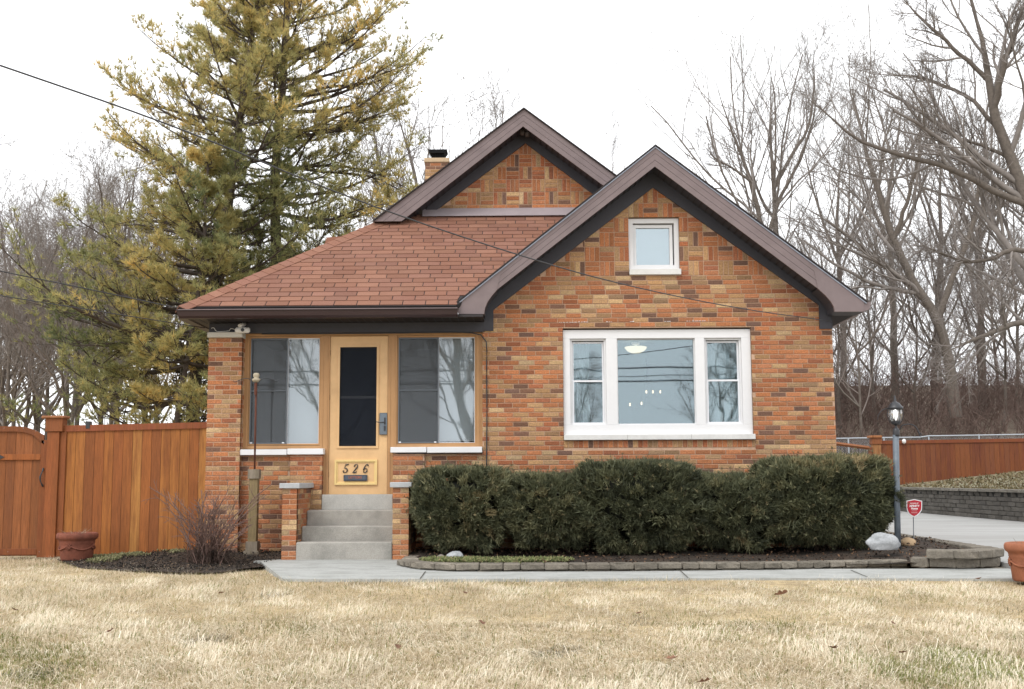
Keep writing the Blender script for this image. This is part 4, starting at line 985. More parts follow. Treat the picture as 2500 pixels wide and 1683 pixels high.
# ================================================================== BOULDERS
def boulder(name, c_, sx, sy, sz, seed, m, label, angular=False):
    bm = bmesh.new(); bmesh.ops.create_icosphere(bm, subdivisions=4, radius=1); P = np.array([v.co[:] for v in bm.verts])
    if angular: rq = np.random.default_rng(seed); pl = unit(rq.normal(size=(16, 3))); P = P * np.minimum(1.15, (rq.uniform(.62, .95, 16)[None] / np.maximum(P @ pl.T, .05)).min(1))[:, None]
    for v, q in zip(bm.verts, P): v.co = q
    h = 1 + (.15 if angular else 1) * .22 * noise3(P, 2.0, seed) + .07 * noise3(P, 5.5, seed + 1) + .03 * noise3(P, 14, seed + 2)
    for v, k in zip(bm.verts, h):
        q = v.co * k; q.z = max(q.z, -.45); v.co = Vector((q.x * sx, q.y * sy, q.z * sz))
    me = bpy.data.meshes.new(name); bm.to_mesh(me); bm.free(); me.polygons.foreach_set('use_smooth', [True] * len(me.polygons))
    return link(name, me, m, loc=c_, label=label, cat='rock')
m_rock = mat('limestone_rock', (.37, .38, .39), .9, var=.3, scale=14, bump=.8, bscale=35, dark=(.20, .21, .215), dscale=6, damt=.7)
m_rock2 = mat('sandstone_rock', albedo((206, 176, 140), .7), .9, var=.2, scale=20, bump=.3, bscale=40)
p = gr(1112, 1361, .13); boulder('boulder', (p[0], p[1], .14), .105, .08, .075, 3, m_rock, 'small pale grey rock among ground cover beside the leftmost yew')
p = gr(1075, 1361, .13); boulder('boulder', (p[0], p[1], .12), .06, .05, .05, 9, mat('brown_rock', (.22, .19, .16), .9, var=.3, scale=20), 'tiny brown rock left of the pale grey one')
p = at(2150, 1333, -1.72); boulder('boulder', (p[0], p[1], p[2] + .01), .19, .13, .125, 5, m_rock, 'large pale grey rock left of the lamp post base', True)
p = gr(2216, 1332, .22); boulder('boulder', (p[0], p[1], .25), .10, .075, .065, 7, m_rock2, 'rounded tan stone at the foot of the lamp post')

# ================================================================== LAMP POST AND SIGN
p = gr(2192, 1336, .22); lx, ly = p[0], p[1]; sc = (ly - CAM[1]) / F
lamp = thing('lamp_post', 'grey lamp post with black lantern beside the right end of the hedge', 'lamp post', (lx, ly, .2))
lz = lambda py: Z_(2187, py, ly)
tilt = (X_(2187, 1075, ly) - lx) / (lz(1075) - .2)
lxz = lambda z: lx + tilt * (z - .2)
m_post = mat('post_paint', albedo((104, 114, 124), .75), .5, var=.12, scale=10, spec=.4, dark=albedo((150, 158, 166)), dscale=7, damt=.4)
MB().tube([(lxz(z), ly, z) for z in (.15, .8, lz(1062))], .0375, 14).build('post', m_post, lamp, smooth=True)
xx = lxz(lz(1010)); zb = lz(1055)
MB().lathe([(.040, lz(1062) - .02), (.042, lz(1062)), (.042, lz(1050)), (.030, lz(1046)), (.016, lz(1044)), (.014, lz(1038)), (.05, lz(1036)), (.062, lz(1034)), (.05, lz(1031)), (.0, lz(1030))], 12, xx, ly, 0).build('socket', m_black, lamp, smooth=True)
rings = [(.062, 1033), (.085, 1024), (.092, 1015), (.093, 1006), (.088, 999)]
MB().lathe([(.052, lz(1031)), (.070, lz(1026)), (.084, lz(1016)), (.088, lz(1008)), (.082, lz(999))], 16, xx, ly, 0).build('lantern_glass', glass('lantern_glass', .28, (1, 1, 1), (.95, .96, .96)), lamp, smooth=True)
for k in range(8):
    a = k * math.pi / 4 + .35
    MB().tube([(xx + r_ * math.cos(a), ly + r_ * math.sin(a), lz(py)) for r_, py in rings], .0048, 5).build('lantern_rib', m_black, lamp)
MB().lathe([(.055, lz(1033)), (.060, lz(1030)), (.055, lz(1028.5))], 14, xx, ly, 0).build('lantern_ring', m_black, lamp, smooth=True); MB().lathe([(.094, lz(999.5)), (.1, lz(998)), (.098, lz(995)), (.075, lz(990)), (.06, lz(985.5)), (.03, lz(982)), (.014, lz(979)), (.02, lz(975)), (.008, lz(972)), (.012, lz(969)), (.0, lz(965))], 14, xx, ly, 0).build('lantern_roof', m_black, lamp, smooth=True)
MB().lathe([(.0, lz(1025)), (.02, lz(1022)), (.028, lz(1012)), (.02, lz(1002)), (.0, lz(1000))], 10, xx, ly, 0).build('bulb', emit('lantern_glow', (1, .98, .95), 2.2), lamp, smooth=True)
ca = [at(px, py, ly) for px, py in ((2197, 1050), (2200, 1040), (2212, 1036), (2226, 1036), (2237, 1043), (2243, 1056), (2246, 1066))]
MB().tube(smooth_path(ca, 20), .007, 5).tube(smooth_path([at(px, py, ly) for px, py in ((2246, 1066), (2250, 1064), (2249, 1058), (2243, 1057))], 8), .006, 5).build('scroll_bracket', m_black, lamp, smooth=True)
ca = [at(px, py, ly) for px, py in ((2168, 997), (2156, 1000), (2147, 1008), (2143, 1018), (2143, 1026))]
MB().tube(smooth_path(ca, 14), .005, 5).build('scroll_bracket', m_black, lamp, smooth=True)
# the yard sign
p = gr(2231, 1330, .22); sx_, sy_ = p[0], p[1] - .02
sign = thing('yard_sign', 'small red shield-shaped security sign on a thin metal stake by the lamp post', 'sign', (sx_, sy_, .2))
MB().tube([(X_(2231, 1320, sy_), sy_ + .012, .2), (X_(2231.5, 1260, sy_), sy_ + .012, Z_(2231, 1235, sy_))], .006, 6).build('stake', mat('galvanised', albedo((150, 154, 160)), .4, metal=.5), sign)
def shield(k):
    c_ = (2232, 1238); pts = [(2232.3, 1219), (2213.2, 1223), (2213, 1240), (2214.5, 1247), (2218, 1254), (2224, 1259.5), (2231.5, 1263.5), (2239, 1259.5), (2246, 1253), (2250, 1247), (2251.3, 1240), (2251.4, 1223.2)]
    return [(X_(c_[0] + (a - c_[0]) * k, c_[1] + (b_ - c_[1]) * k, sy_), Z_(c_[0] + (a - c_[0]) * k, c_[1] + (b_ - c_[1]) * k, sy_)) for a, b_ in pts]
MB().prism(shield(1), sy_, sy_ + .006).build('sign_board', m_white, sign)
MB().prism(shield(.89), sy_ - .0015, sy_ - .0002).build('sign_face', mat('sign_red', albedo((196, 38, 54), .8), .4, var=.03), sign)
m_sw = mat('sign_white', (.85, .84, .83), .5, var=0)
for body, py, size, bold in (('SECURED BY', 1229.3, .0185, .0004), ('XFINITY', 1235.8, .0345, .0013), ('Home', 1242, .0335, .0013), ('', 1246, 6.5, 0), ('', 1250.6, 8, 0), ('', 1252.6, 7, 0)):
    if not body:                    # too small to read in the photograph: fine pale lines
        w_ = size
        MB().box(X_(2232 - w_, py, sy_), X_(2232 + w_, py, sy_), sy_ - .0032, sy_ - .0018, Z_(2232, py + .45, sy_), Z_(2232, py - .45, sy_)).build('sign_line', mat('sign_pink', (.62, .35, .36), .5, var=0), sign)
    else: link('sign_lettering', text_mesh(body, size, .0006, bold=bold), m_sw, sign, loc=(X_(2232.3, py, sy_), sy_ - .0026, Z_(2232.3, py, sy_)))
for py in (1223, 1256.5): MB().lathe([(.003, 0), (0, .002)], 6).build('sign_bolt', m_white, sign, loc=(X_(2232.3, py, sy_), sy_ - .003, Z_(2232.3, py, sy_)))

# ================================================================== POLE WITH WOODEN BASE, SECURITY CAMERA
by_ = -.36; bx_ = X_(617, 1350, by_)
pz = lambda py: Z_(617, py, by_); pxx = lambda px, py: X_(px, py, by_); s_ = (by_ - CAM[1]) / F
m_grey = mat('weathered_wood', albedo((156, 144, 128), .7), .9, var=.25, scale=9, stretch=(6, 6, 1), bump=.3, bscale=40, dark=albedo((120, 108, 84), .7), dscale=3, damt=.6)
feed = thing('garden_pole', 'rusty garden pole on a weathered wooden pedestal left of the stoop', 'pole', (bx_, by_, .06))
ex_ = lambda py: pxx(np.interp(py, [912, 1150, 1345], [626, 621.5, 616.5]), py)
def sq(py0, py1, hw, ch=.006):
    m_ = MB(); x0, x1 = ex_(py0), ex_(py1); z0, z1 = pz(py0), pz(py1); return m_.add([(x0 - hw, by_ - hw, z0), (x0 + hw, by_ - hw, z0), (x0 + hw, by_ + hw, z0), (x0 - hw, by_ + hw, z0), (x1 - hw, by_ - hw, z1), (x1 + hw, by_ - hw, z1), (x1 + hw, by_ + hw, z1), (x1 - hw, by_ + hw, z1)], [(0, 3, 2, 1), (4, 5, 6, 7), (0, 1, 5, 4), (1, 2, 6, 5), (2, 3, 7, 6), (3, 0, 4, 7)])
sq(1368, 1345, .10).build('plinth', m_grey, feed); sq(1345, 1322, .076).build('plinth_block', m_grey, feed)
sq(1322, 1168, .055).build('pedestal', mat('green_wood', albedo((148, 130, 96), .7), .9, var=.25, scale=9, stretch=(6, 6, 1), bump=.3, bscale=40), feed); sq(1169, 1146, .072).build('pedestal_cap', m_grey, feed)
MB().tube([(ex_(py), by_, pz(py)) for py in (1147, 1040, 932)], .013, 8).build('pole', mat('rusty_iron', albedo((104, 62, 48), .8), .8, var=.3, scale=20), feed, smooth=True)
xt = ex_(925)
MB().lathe([(.0, pz(935)), (.04, pz(933)), (.056, pz(929)), (.056, pz(926)), (.035, pz(924)), (.03, pz(923)), (.042, pz(919)), (.044, pz(915)), (.03, pz(911.5)), (.0, pz(910.5))], 14, xt, by_, 0).build('finial', mat('finial_wood', albedo((196, 184, 160), .7), .8, var=.2, scale=14), feed, smooth=True)
for sg in (-1, 1):
    P = [(xt + sg * dx * s_, by_ - .02, pz(py)) for dx, py in ((2, 945), (6, 938), (9, 932), (16, 925), (28, 924), (42, 929), (52, 934), (56, 931), (54, 929))]
    MB().tube(smooth_path(P, 26), [.007] * 8 + [.005] * 18, 5).build('hook_arm', m_black, feed, smooth=True)
MB().tube([(ex_(955), by_ - .02, pz(965)), (ex_(940), by_ - .02, pz(936))], .02, 8).build('collar', MATS['rusty_iron'], feed)
c = at(587, 806, -.17)
cam_t = thing('security_camera', 'white floodlight security camera on the pale pier cap', 'camera', (c[0], c[1], c[2]))
m_camw = mat('camera_plastic', (.70, .69, .67), .5, var=.03)
b = MB(); b.cbox(X_(573, 806, -.19), X_(610, 806, -.19), -.20, -.15, Z_(590, 813.5, -.19), Z_(590, 799, -.19), .022).build('housing', m_camw, cam_t, smooth=True)
MB().tube([(X_(586, 796, -.17), -.185, Z_(586, 796, -.18)), (X_(590, 798, -.17), -.03, Z_(590, 790, -.1))], .028, 10).build('mount', m_camw, cam_t, smooth=True)
MB().lathe([(.024, 0), (.024, .006), (0, .007)], 12, sy=1.0).build('lens', m_black, cam_t, loc=(X_(592.5, 806, -.2), -.207, Z_(592, 806, -.2))).rotation_euler = (math.pi / 2, 0, 0)
MB().tube(smooth_path([at(px, py, -.12) for px, py in ((573, 805), (566, 802), (560, 804), (562, 808), (552, 809), (535, 810), (526, 809), (524, 802), (520, 800), (516, 802))], 24), .004, 5).build('cord', m_camw, cam_t)

# ================================================================== OVERHEAD WIRES
def wire(name, pts, d0, d1, r, label, kx=None):
    pts = np.array(pts, float); xs_ = pts[:, 0]; inv = np.interp(xs_, [xs_[0], xs_[-1]], [1 / d0, 1 / d1]); P = []
    for (px, py), iv in zip(pts, inv): P.append(at(px, py, 1 / iv + CAM[1]))
    MB().tube(smooth_path(P, 50), r, 6).build(name, mat('cable_rubber', (.05, .05, .055), .6, var=.1), label=label, cat='wire', smooth=True)
wire('service_cable', [(-330, 47), (0, 160), (430, 308), (870, 492), (1240, 616), (1500, 692), (1800, 754), (2030, 784.5)], 6.5, 15.50, .0062, 'long black service cable sagging across the house front to the right eave')
wire('service_cable', [(-300, 605), (0, 662), (200, 703), (432, 752)], 12.0, 15.2, .0075, 'upper of the two cables meeting the left gutter')
wire('service_cable', [(-300, 676), (0, 722), (250, 762), (500, 801)], 12.0, 15.9, .0065, 'lower of the two cables running under the left eave')

# ================================================================== RIGHT SIDE: RETAINING WALL, FENCES, HILL
rw = thing('retaining_wall', 'low dark split-block retaining wall along the far side of the driveway', 'wall', (10.7, 12, .1))
VAR = []
for k in range(10):
    bm = bmesh.new(); bmesh.ops.create_cube(bm, size=1)
    bmesh.ops.subdivide_edges(bm, edges=[e for e in bm.edges if abs(e.verts[0].co.x - e.verts[1].co.x) < .1 and abs(e.verts[0].co.y - e.verts[1].co.y) > .5], cuts=1)
    for v in bm.verts:
        if v.co.x < 0:
            c_ = max(abs(v.co.y), abs(v.co.z)); v.co.x += .16 * (c_ > .4) * rnd.uniform(.5, 1) - .10 * (abs(v.co.y) < .1) * rnd.uniform(.3, 1); v.co.y *= rnd.uniform(.93, .98); v.co.z *= rnd.uniform(.86, .96)
    me = bpy.data.meshes.new('block'); bm.to_mesh(me); bm.free(); me.materials.append(m_block); VAR.append(me)
HB = .103
MB().box(10.80, 11.04, 5.0, 22.4, .05, .10 + HB * 6).build('core', mat('gap_shade', (.02, .02, .018), .95), rw)  # near-black box added behind the blocks; its colour gives the gaps their shade
for r in range(6):
    y = 5.0 + (r % 2) * .2
    while y < 22.4:
        l = .41; o = link('block', rnd.choice(VAR), None, rw, loc=(10.80 + .018 * r + rnd.uniform(-.008, .008), y + l / 2, .10 + HB * (r + .5))); o.scale = (.24, l - .008, HB - .004)
        k = rnd.uniform(.62, 1.0); o.color = (.13 * k, .122 * k, .112 * k, 1); y += l
y = 5.0
while y < 22.4:
    o = link('cap_block', VAR[int(y * 7) % 10], None, rw, loc=(10.86, y + .3, .10 + HB * 6 + .035)); o.scale = (.30, .592, .068); k = rnd.uniform(.85, 1.05); o.color = (.22 * k, .205 * k, .18 * k, 1); y += .6

m_litter = mat('leaf_litter', (.13, .10, .075), .95, var=.5, scale=16, bump=.8, bscale=60, dark=(.22, .18, .13), dscale=5, damt=.7)
m_bank = mat('bank_turf', (.20, .185, .12), .95, var=.5, scale=22, bump=.8, bscale=70, dark=(.32, .29, .22), dscale=6, damt=.7)
def sheet(name, x0, x1, y0, y1, nx, ny, lift, m):
    a, c_ = np.meshgrid(np.linspace(x0, x1, nx), np.linspace(y0, y1, ny)); z = zg(a, c_) + lift + .02 * noise3(np.stack([a, c_, 0 * a], -1).reshape(-1, 3), 2.0, 8).reshape(a.shape)
    i_ = np.arange(a.size).reshape(a.shape); q = np.stack([i_[:-1, :-1], i_[:-1, 1:], i_[1:, 1:], i_[1:, :-1]], -1).reshape(-1, 4)
    return link(name, np_mesh(name, np.stack([a, c_, z], -1), q, smooth=True), m, kind='structure')
sheet('hillside', 4.5, 70, 25.6, 95, 90, 80, .05, m_litter)
sheet('bank', 11.05, 30, -1, 25.5, 50, 60, .045, m_bank)
RF = 22.2
rf = thing('wooden_fence', 'dark stained cedar plank fence on the bank behind the driveway', 'fence', (14, RF, .7))
rz1 = Z_(2300, 1083, RF); x = X_(2152, 1120, RF)
m_wood2 = wood('stained_cedar_dark')
k = 0
while x < 20.5:
    zb_ = float(zg(x + .07, RF)) - .05; cc_ = rnd.choice(((150, 88, 52), (138, 76, 46), (128, 70, 46), (142, 84, 54)))
    o = MB().box(x + .003, x + .157, RF + rnd.uniform(0, .004), RF + .02, zb_, rz1 + (x - 12.4) * .012).build('plank', m_wood2, rf); o.color = (*albedo(cc_, .62), 1); x += .16; k += 1
x0 = X_(2152, 1080, RF)
o = MB().add([(x0, RF - .03, rz1 - .01), (20.6, RF - .03, rz1 + .09), (20.6, RF + .06, rz1 + .09), (x0, RF + .06, rz1 - .01), (x0, RF - .03, rz1 + .10), (20.6, RF - .03, rz1 + .20), (20.6, RF + .06, rz1 + .20), (x0, RF + .06, rz1 + .10)], [(0, 3, 2, 1), (4, 5, 6, 7), (0, 1, 5, 4), (1, 2, 6, 5), (2, 3, 7, 6), (3, 0, 4, 7)]).build('top_rail', m_wood2, rf); o.color = (*albedo((146, 78, 50), .65), 1)
def rbox(px0, px1, py0, py1, y0, y1, name, par, tone, ch=.01):
    o = MB().cbox(X_(px0, py0, y0), X_(px1, py0, y0), y0, y1, Z_(px0, py1, y0), Z_(px0, py0, y0), ch).build(name, m_wood2, par); o.color = (*albedo(tone, .68), 1); return o
rbox(2131, 2151, 1085, 1260, RF - .1, RF + .15, 'post', rf, (186, 138, 90))
rbox(2129, 2153, 1068, 1085, RF - .13, RF + .18, 'post_collar', rf, (158, 96, 60))
rbox(2125, 2154, 1063.5, 1069, RF - .18, RF + .22, 'post_cap', rf, (190, 128, 84))
c = at(2207, 1078, RF - .08)
MB().lathe([(0, -.09), (.06, -.05), (.07, .0), (.06, .05), (0, .09)], 10, c[0], c[1], c[2]).build('fence_light', m_camw, rf, smooth=True)
sg_ = thing('side_gate', 'low wooden rail and black balusters beside the far fence post', 'gate', (X_(2090, 1130, RF), RF, .7))
a0, a1 = at(2030, 1082, RF - .1), at(2122, 1094, RF - .1)
o = MB().tube([a0, a1], .06, 4).build('rail', m_wood2, sg_); o.color = (*albedo((160, 104, 70), .65), 1)
o = rbox(2121, 2130, 1092, 1240, RF - .12, RF, 'post', sg_, (128, 74, 50))
for px in (2052, 2061, 2077, 2096, 2113): q = at(px, 1094, RF - .08); MB().tube([(q[0], q[1], .2), (q[0], q[1], q[2])], .012, 5).build('baluster', m_black, sg_)
CLY = 25.3
cl_f = thing('chain_link_fence', 'galvanised chain-link fence above the far cedar fence', 'fence', (14, CLY, 1.3))
m_galv = mat('galvanised_steel', albedo((190, 196, 204), .8), .45, metal=.3, var=.08)
rail = [at(px, py, CLY) for px, py in ((1960, 1074), (2040, 1071), (2150, 1069), (2245, 1068), (2268, 1064.7), (2390, 1063), (2500, 1061), (2640, 1059), (2800, 1057))]
MB().tube(rail, .024, 7).build('top_rail', m_galv, cl_f)
for px, py in ((2071, 1071), (2158, 1069), (2267, 1065), (2390, 1063), (2520, 1061)): q = at(px, py, CLY); MB().tube([(q[0], q[1], .8), (q[0], q[1], q[2] + .03)], .028, 7).build('post', m_galv, cl_f)
P = []; zr = lambda x: np.interp(x, [p[0] for p in rail], [p[2] for p in rail]); x = rail[0][0] - 1.2
while x < rail[-1][0]:
    for s1_ in (0, 1):
        q0, q1 = (x, x + 1.25) if s1_ == 0 else (x + 1.25, x); xx0 = max(rail[0][0], min(q0, rail[-1][0])); P.append([(q0, CLY + .03, zr(q0) - 1.25), (q1, CLY + .03, zr(q1))])
    x += .085
P = np.array(P); V, Q = tubes(P, np.full(P.shape[:2], .0032), 3)
link('wire_mesh', np_mesh('wire_mesh', V, Q), m_galv, cl_f, kind='stuff')

# ================================================================== BARE TREES
def spawn(P, R, m, k, lr, ang, up, rr_, wig, tmin, tmax, rng, rmin=.004, flat=0.0):
    N, kk, _ = P.shape; L = np.linalg.norm(np.diff(P, axis=1), axis=2).sum(1)
    t = tmin + (tmax - tmin) * (np.arange(m)[None] + rng.uniform(0, 1, (N, m))) / m
    f = t * (kk - 1); i0 = np.clip(f.astype(int), 0, kk - 2); u = (f - i0)[..., None]; n_ = np.arange(N)[:, None]
    A = P[n_, i0]; B = P[n_, i0 + 1]; pos = A + (B - A) * u; T = unit(B - A); rad0 = R[n_, i0] * (1 - u[..., 0]) + R[n_, i0 + 1] * u[..., 0]
    ref = np.where(np.abs(T[..., 2:3]) < .9, np.array([0, 0, 1.]), np.array([1., 0, 0])); U = unit(np.cross(T, ref)); W_ = np.cross(T, U)
    az = rng.uniform(0, 2 * np.pi, (N, m)); a = np.radians(rng.uniform(ang[0], ang[1], (N, m)))
    if flat: az = np.where(rng.uniform(size=(N, m)) < flat, np.where(rng.uniform(size=(N, m)) < .5, 0, np.pi) + rng.normal(0, .35, (N, m)), az)
    D = np.cos(a)[..., None] * T + np.sin(a)[..., None] * (np.cos(az)[..., None] * U + np.sin(az)[..., None] * W_); D[..., 2] += up * .5; D = unit(D)
    ln = L[:, None] * lr * (1.15 - .7 * t) * rng.uniform(.65, 1.3, (N, m)); st = ln / (k - 1)
    pts = [pos]; d = D
    for j in range(k - 1):
        d = unit(d + rng.normal(0, wig, d.shape) + np.array([0, 0, up / k])); pts.append(pts[-1] + d * st[..., None])
    Pn = np.stack(pts, 2).reshape(N * m, k, 3); r0 = np.maximum(rad0 * rr_, rmin).reshape(-1)
    Rn = r0[:, None] * np.linspace(1, .38, k)[None]
    return Pn, np.maximum(Rn, rmin * .6)
def tree_mesh(name, levels):
    Vs = []; Qs = []; n0 = 0
    for (P, R, n) in levels:
        V, Q = tubes(P, R, n); Vs.append(V); Qs.append(Q + n0); n0 += len(V)
    return np_mesh(name, np.vstack(Vs), np.vstack(Qs), smooth=True)
m_bark = mat('grey_bark', albedo((118, 109, 101), .75), .95, var=.35, scale=10, bump=.5, bscale=30)
m_bark2 = mat('brown_bark', albedo((106, 96, 88), .75), .95, var=.35, scale=10, bump=.5, bscale=30)
m_twig = mat('grey_twig', albedo((134, 127, 122), .95), .95, var=.3, scale=4)
m_twig2 = mat('brown_twig', albedo((130, 120, 114), .95), .95, var=.3, scale=4)
def bare(limbs, seed, label, base, rmin, ms=(8, 6, 4, 3), lr=(.52, .62, .66, .64), cat='tree', group='bare trees', bark=None, twig=None, name='bare_tree'):
    """limbs: list of (points (k,3), r0, r1); the first is the trunk"""
    rng = np.random.default_rng(seed); t = thing(name, label, cat, base, group); K = 14
    P0 = np.stack([smooth_path(l[0], K) for l in limbs]); R0 = np.stack([np.linspace(l[1], l[2], K) * np.r_[np.ones(K - 4), .85, .65, .4, .12] for l in limbs])
    P0[:, 1:-1] += rng.normal(0, .02, P0[:, 1:-1].shape) * np.array([1, 1, .3])
    link('trunk', tree_mesh('trunk', [(P0, R0, 9)]), bark or m_bark, t)
    lev = []; P, R = P0, R0
    tm = [.25, .18, .12, .1]
    for q, m_ in enumerate(ms):
        P, R = spawn(P, R, m_, (8, 5, 4, 3)[q], lr[q], ((26, 52), (22, 50), (22, 48), (20, 48))[q], (.30, .22, .15, .1)[q], (.55, .6, .65, .7)[q], (.10, .12, .14, .16)[q], tm[q], .98, rng, rmin)
        lev.append((P, R, (6, 4, 3, 3)[q]))
    link('branches', tree_mesh('branches', lev), twig or m_twig, t)
    return t
def pxl(pts, Y, yj=0.0, seed=0):
    rg = np.random.default_rng(seed); d = rg.uniform(-1, 1) * yj
    return [at(px, py, Y + d * i / max(1, len(pts) - 1)) for i, (px, py) in enumerate(pts)]
# big tree at the right edge
Y1 = 10.0; bs = at(2640, 1150, Y1)
L1 = [(pxl([(2640, 1190), (2610, 900), (2560, 640), (2505, 480), (2470, 380), (2430, 290), (2415, 190), (2395, 90), (2370, 0), (2340, -90)], Y1, 0), .24, .05),
      (pxl([(2510, 500), (2440, 474), (2370, 436), (2290, 400), (2200, 382), (2120, 356), (2060, 318), (2000, 262), (1955, 225)], Y1, -2, 1), .085, .02),
      (pxl([(2425, 280), (2440, 180), (2480, 80), (2510, -20)], Y1, 2, 2), .09, .03), (pxl([(2450, 330), (2370, 240), (2300, 205), (2210, 180), (2130, 190)], Y1, -2, 3), .06, .015),
      (pxl([(2600, 850), (2500, 780), (2440, 806), (2380, 828), (2330, 850), (2290, 870)], Y1, -2, 4), .09, .015), (pxl([(2560, 640), (2480, 600), (2410, 640), (2340, 640), (2260, 600), (2200, 600)], Y1, -1, 5), .07, .015),
      (pxl([(2415, 200), (2330, 120), (2260, 60), (2190, -20)], Y1, 1, 6), .06, .02), (pxl([(2480, 400), (2420, 360), (2340, 340), (2260, 300)], Y1, 2, 7), .05, .012)]
bare(L1, 11, 'largest bare tree, its trunk beyond the right edge and limbs arching left', (bs[0], Y1, .7), .0042, (10, 7, 5, 3), lr=(.42, .60, .64, .62), name='bare_tree')
Y2 = 30.0
L2 = [(pxl([(2335, 1020), (2315, 860), (2290, 780), (2225, 680), (2180, 590), (2150, 480), (2120, 390), (2090, 270), (2075, 180)], Y2), .24, .05),
      (pxl([(2300, 790), (2230, 705), (2150, 640), (2080, 585), (2000, 525), (1935, 490)], Y2, -3, 1), .12, .03), (pxl([(2290, 780), (2340, 640), (2380, 540), (2390, 420), (2420, 320)], Y2, 2, 2), .14, .03),
      (pxl([(2180, 590), (2220, 480), (2240, 380), (2290, 280)], Y2, 2, 3), .1, .03)]
bare(L2, 12, 'bare leaning tree rising behind the far fence left of the largest one', (at(2335, 1040, Y2)[0], Y2, 1.5), .006)
Y3 = 34.0
L3 = [(pxl([(1872, 1040), (1870, 800), (1862, 560), (1832, 430), (1795, 350), (1762, 250), (1745, 190)], Y3), .20, .04), (pxl([(1840, 450), (1790, 410), (1745, 390), (1715, 350)], Y3, 2, 1), .07, .02), (pxl([(1866, 600), (1905, 480), (1960, 380), (1990, 280), (2000, 200)], Y3, 2, 3), .10, .03)]
bare(L3, 13, 'bare tree just right of the front gable, the nearer of a twin', (at(1872, 1040, Y3)[0], Y3, 1.7), .006)
Y3 = 36.0
L3 = [(pxl([(1908, 1040), (1900, 700), (1893, 520), (1885, 400), (1880, 260), (1884, 150)], Y3), .20, .04), (pxl([(1890, 460), (1930, 380), (1975, 320), (1990, 220), (1985, 110)], Y3, 2, 1), .10, .02), (pxl([(1895, 540), (1850, 480), (1830, 380), (1840, 280)], Y3, -2, 2), .08, .02)]
bare(L3, 14, 'straight bare tree standing close behind the twin right of the gable', (at(1908, 1040, Y3)[0], Y3, 1.9), .006)
for sd_, px, Yd, pts, lab in ((15, 2190, 38, [(2190, 1040), (2182, 800), (2172, 600), (2165, 470), (2195, 330), (2205, 200)], 'slim bare tree in the middle of the right-hand wood'), (16, 2400, 40, [(2400, 1040), (2396, 760), (2385, 600), (2410, 460), (2400, 300), (2430, 160)], 'bare tree in the wood behind the arching limbs'), (17, 2050, 44, [(2060, 1040), (2060, 800), (2046, 640), (2040, 480), (2070, 330)], 'thin bare tree between the twin and the leaning tree'), (18, 2290, 46, [(2280, 1040), (2285, 760), (2300, 600), (2290, 430), (2320, 260)], 'farthest bare tree of the right-hand wood')):
    tr_ = pxl(pts, Yd); br_ = [(tr_, .20, .04), (pxl([pts[2], (pts[2][0] - 60, pts[3][1]), (pts[2][0] - 90, pts[4][1])], Yd, 2, sd_), .09, .02), (pxl([pts[2], (pts[2][0] + 70, pts[3][1] + 20), (pts[2][0] + 110, pts[4][1] + 20)], Yd, 2, sd_ + 1), .09, .02)]
    bare(br_, sd_, lab, (at(px, 1040, Yd)[0], Yd, float(zg(at(px, 1040, Yd)[0], Yd))), .0065)
bare([(pxl([(-330, 1200), (-320, 800), (-300, 560), (-280, 380), (-270, 200)], 4.0), .16, .06), (pxl([(-285, 430), (-170, 390), (-80, 362), (0, 350), (40, 352)], 4.0, 0, 1), .05, .008)], 19, 'bare branch tips poking in at the left edge of the sky', (X_(-330, 1200, 4.0), 4.0, 0), .004, (6, 5, 4, 3), lr=(.22, .4, .45, .5))
# generic trees, re-used as copies in the far woods
def upright(h, seed, spread=.25):
    rg = np.random.default_rng(seed); z = np.linspace(-.2, h, 7); tr_ = np.stack([np.cumsum(rg.normal(0, .12, 7)), np.cumsum(rg.normal(0, .12, 7)), z], 1); out = [(tr_, .0105 * h, .003 * h)]
    for q in range(4):
        i_ = 2 + q % 3; a = rg.uniform(0, 6.28); l = h * rg.uniform(.35, .5); d = np.array([math.cos(a) * spread * 2, math.sin(a) * spread * 2, 1]); p_ = tr_[i_]
        out.append(([p_, p_ + d * l * .3 * np.array([1.3, 1.3, .8]), p_ + d * l * .65, p_ + d * l], .0065 * h, .002 * h))
    return out
PROTO = [bare(upright(9.5, 30 + k, .22 + .06 * k), 40 + k, 'x', (0, 0, 0), .0056, (8, 5, 4, 3), bark=(m_bark, m_bark2, m_bark)[k], twig=(m_twig, m_twig, m_twig2)[k]) for k in range(3)]
used = set()
def place(k, x, y, z, s, rz, label, group='bare trees'):
    src = PROTO[k]
    if k in used:
        t = src.copy(); COL.objects.link(t)
        for ch_ in src.children:
            q = ch_.copy(); COL.objects.link(q); q.parent = t; q.matrix_parent_inverse = ch_.matrix_parent_inverse.copy()
    else: t = src; used.add(k)
    t.location = (x, y, z); t.scale = (s, s, s); t.rotation_euler = (0, 0, rz); t['label'] = label; t['group'] = group
    return t
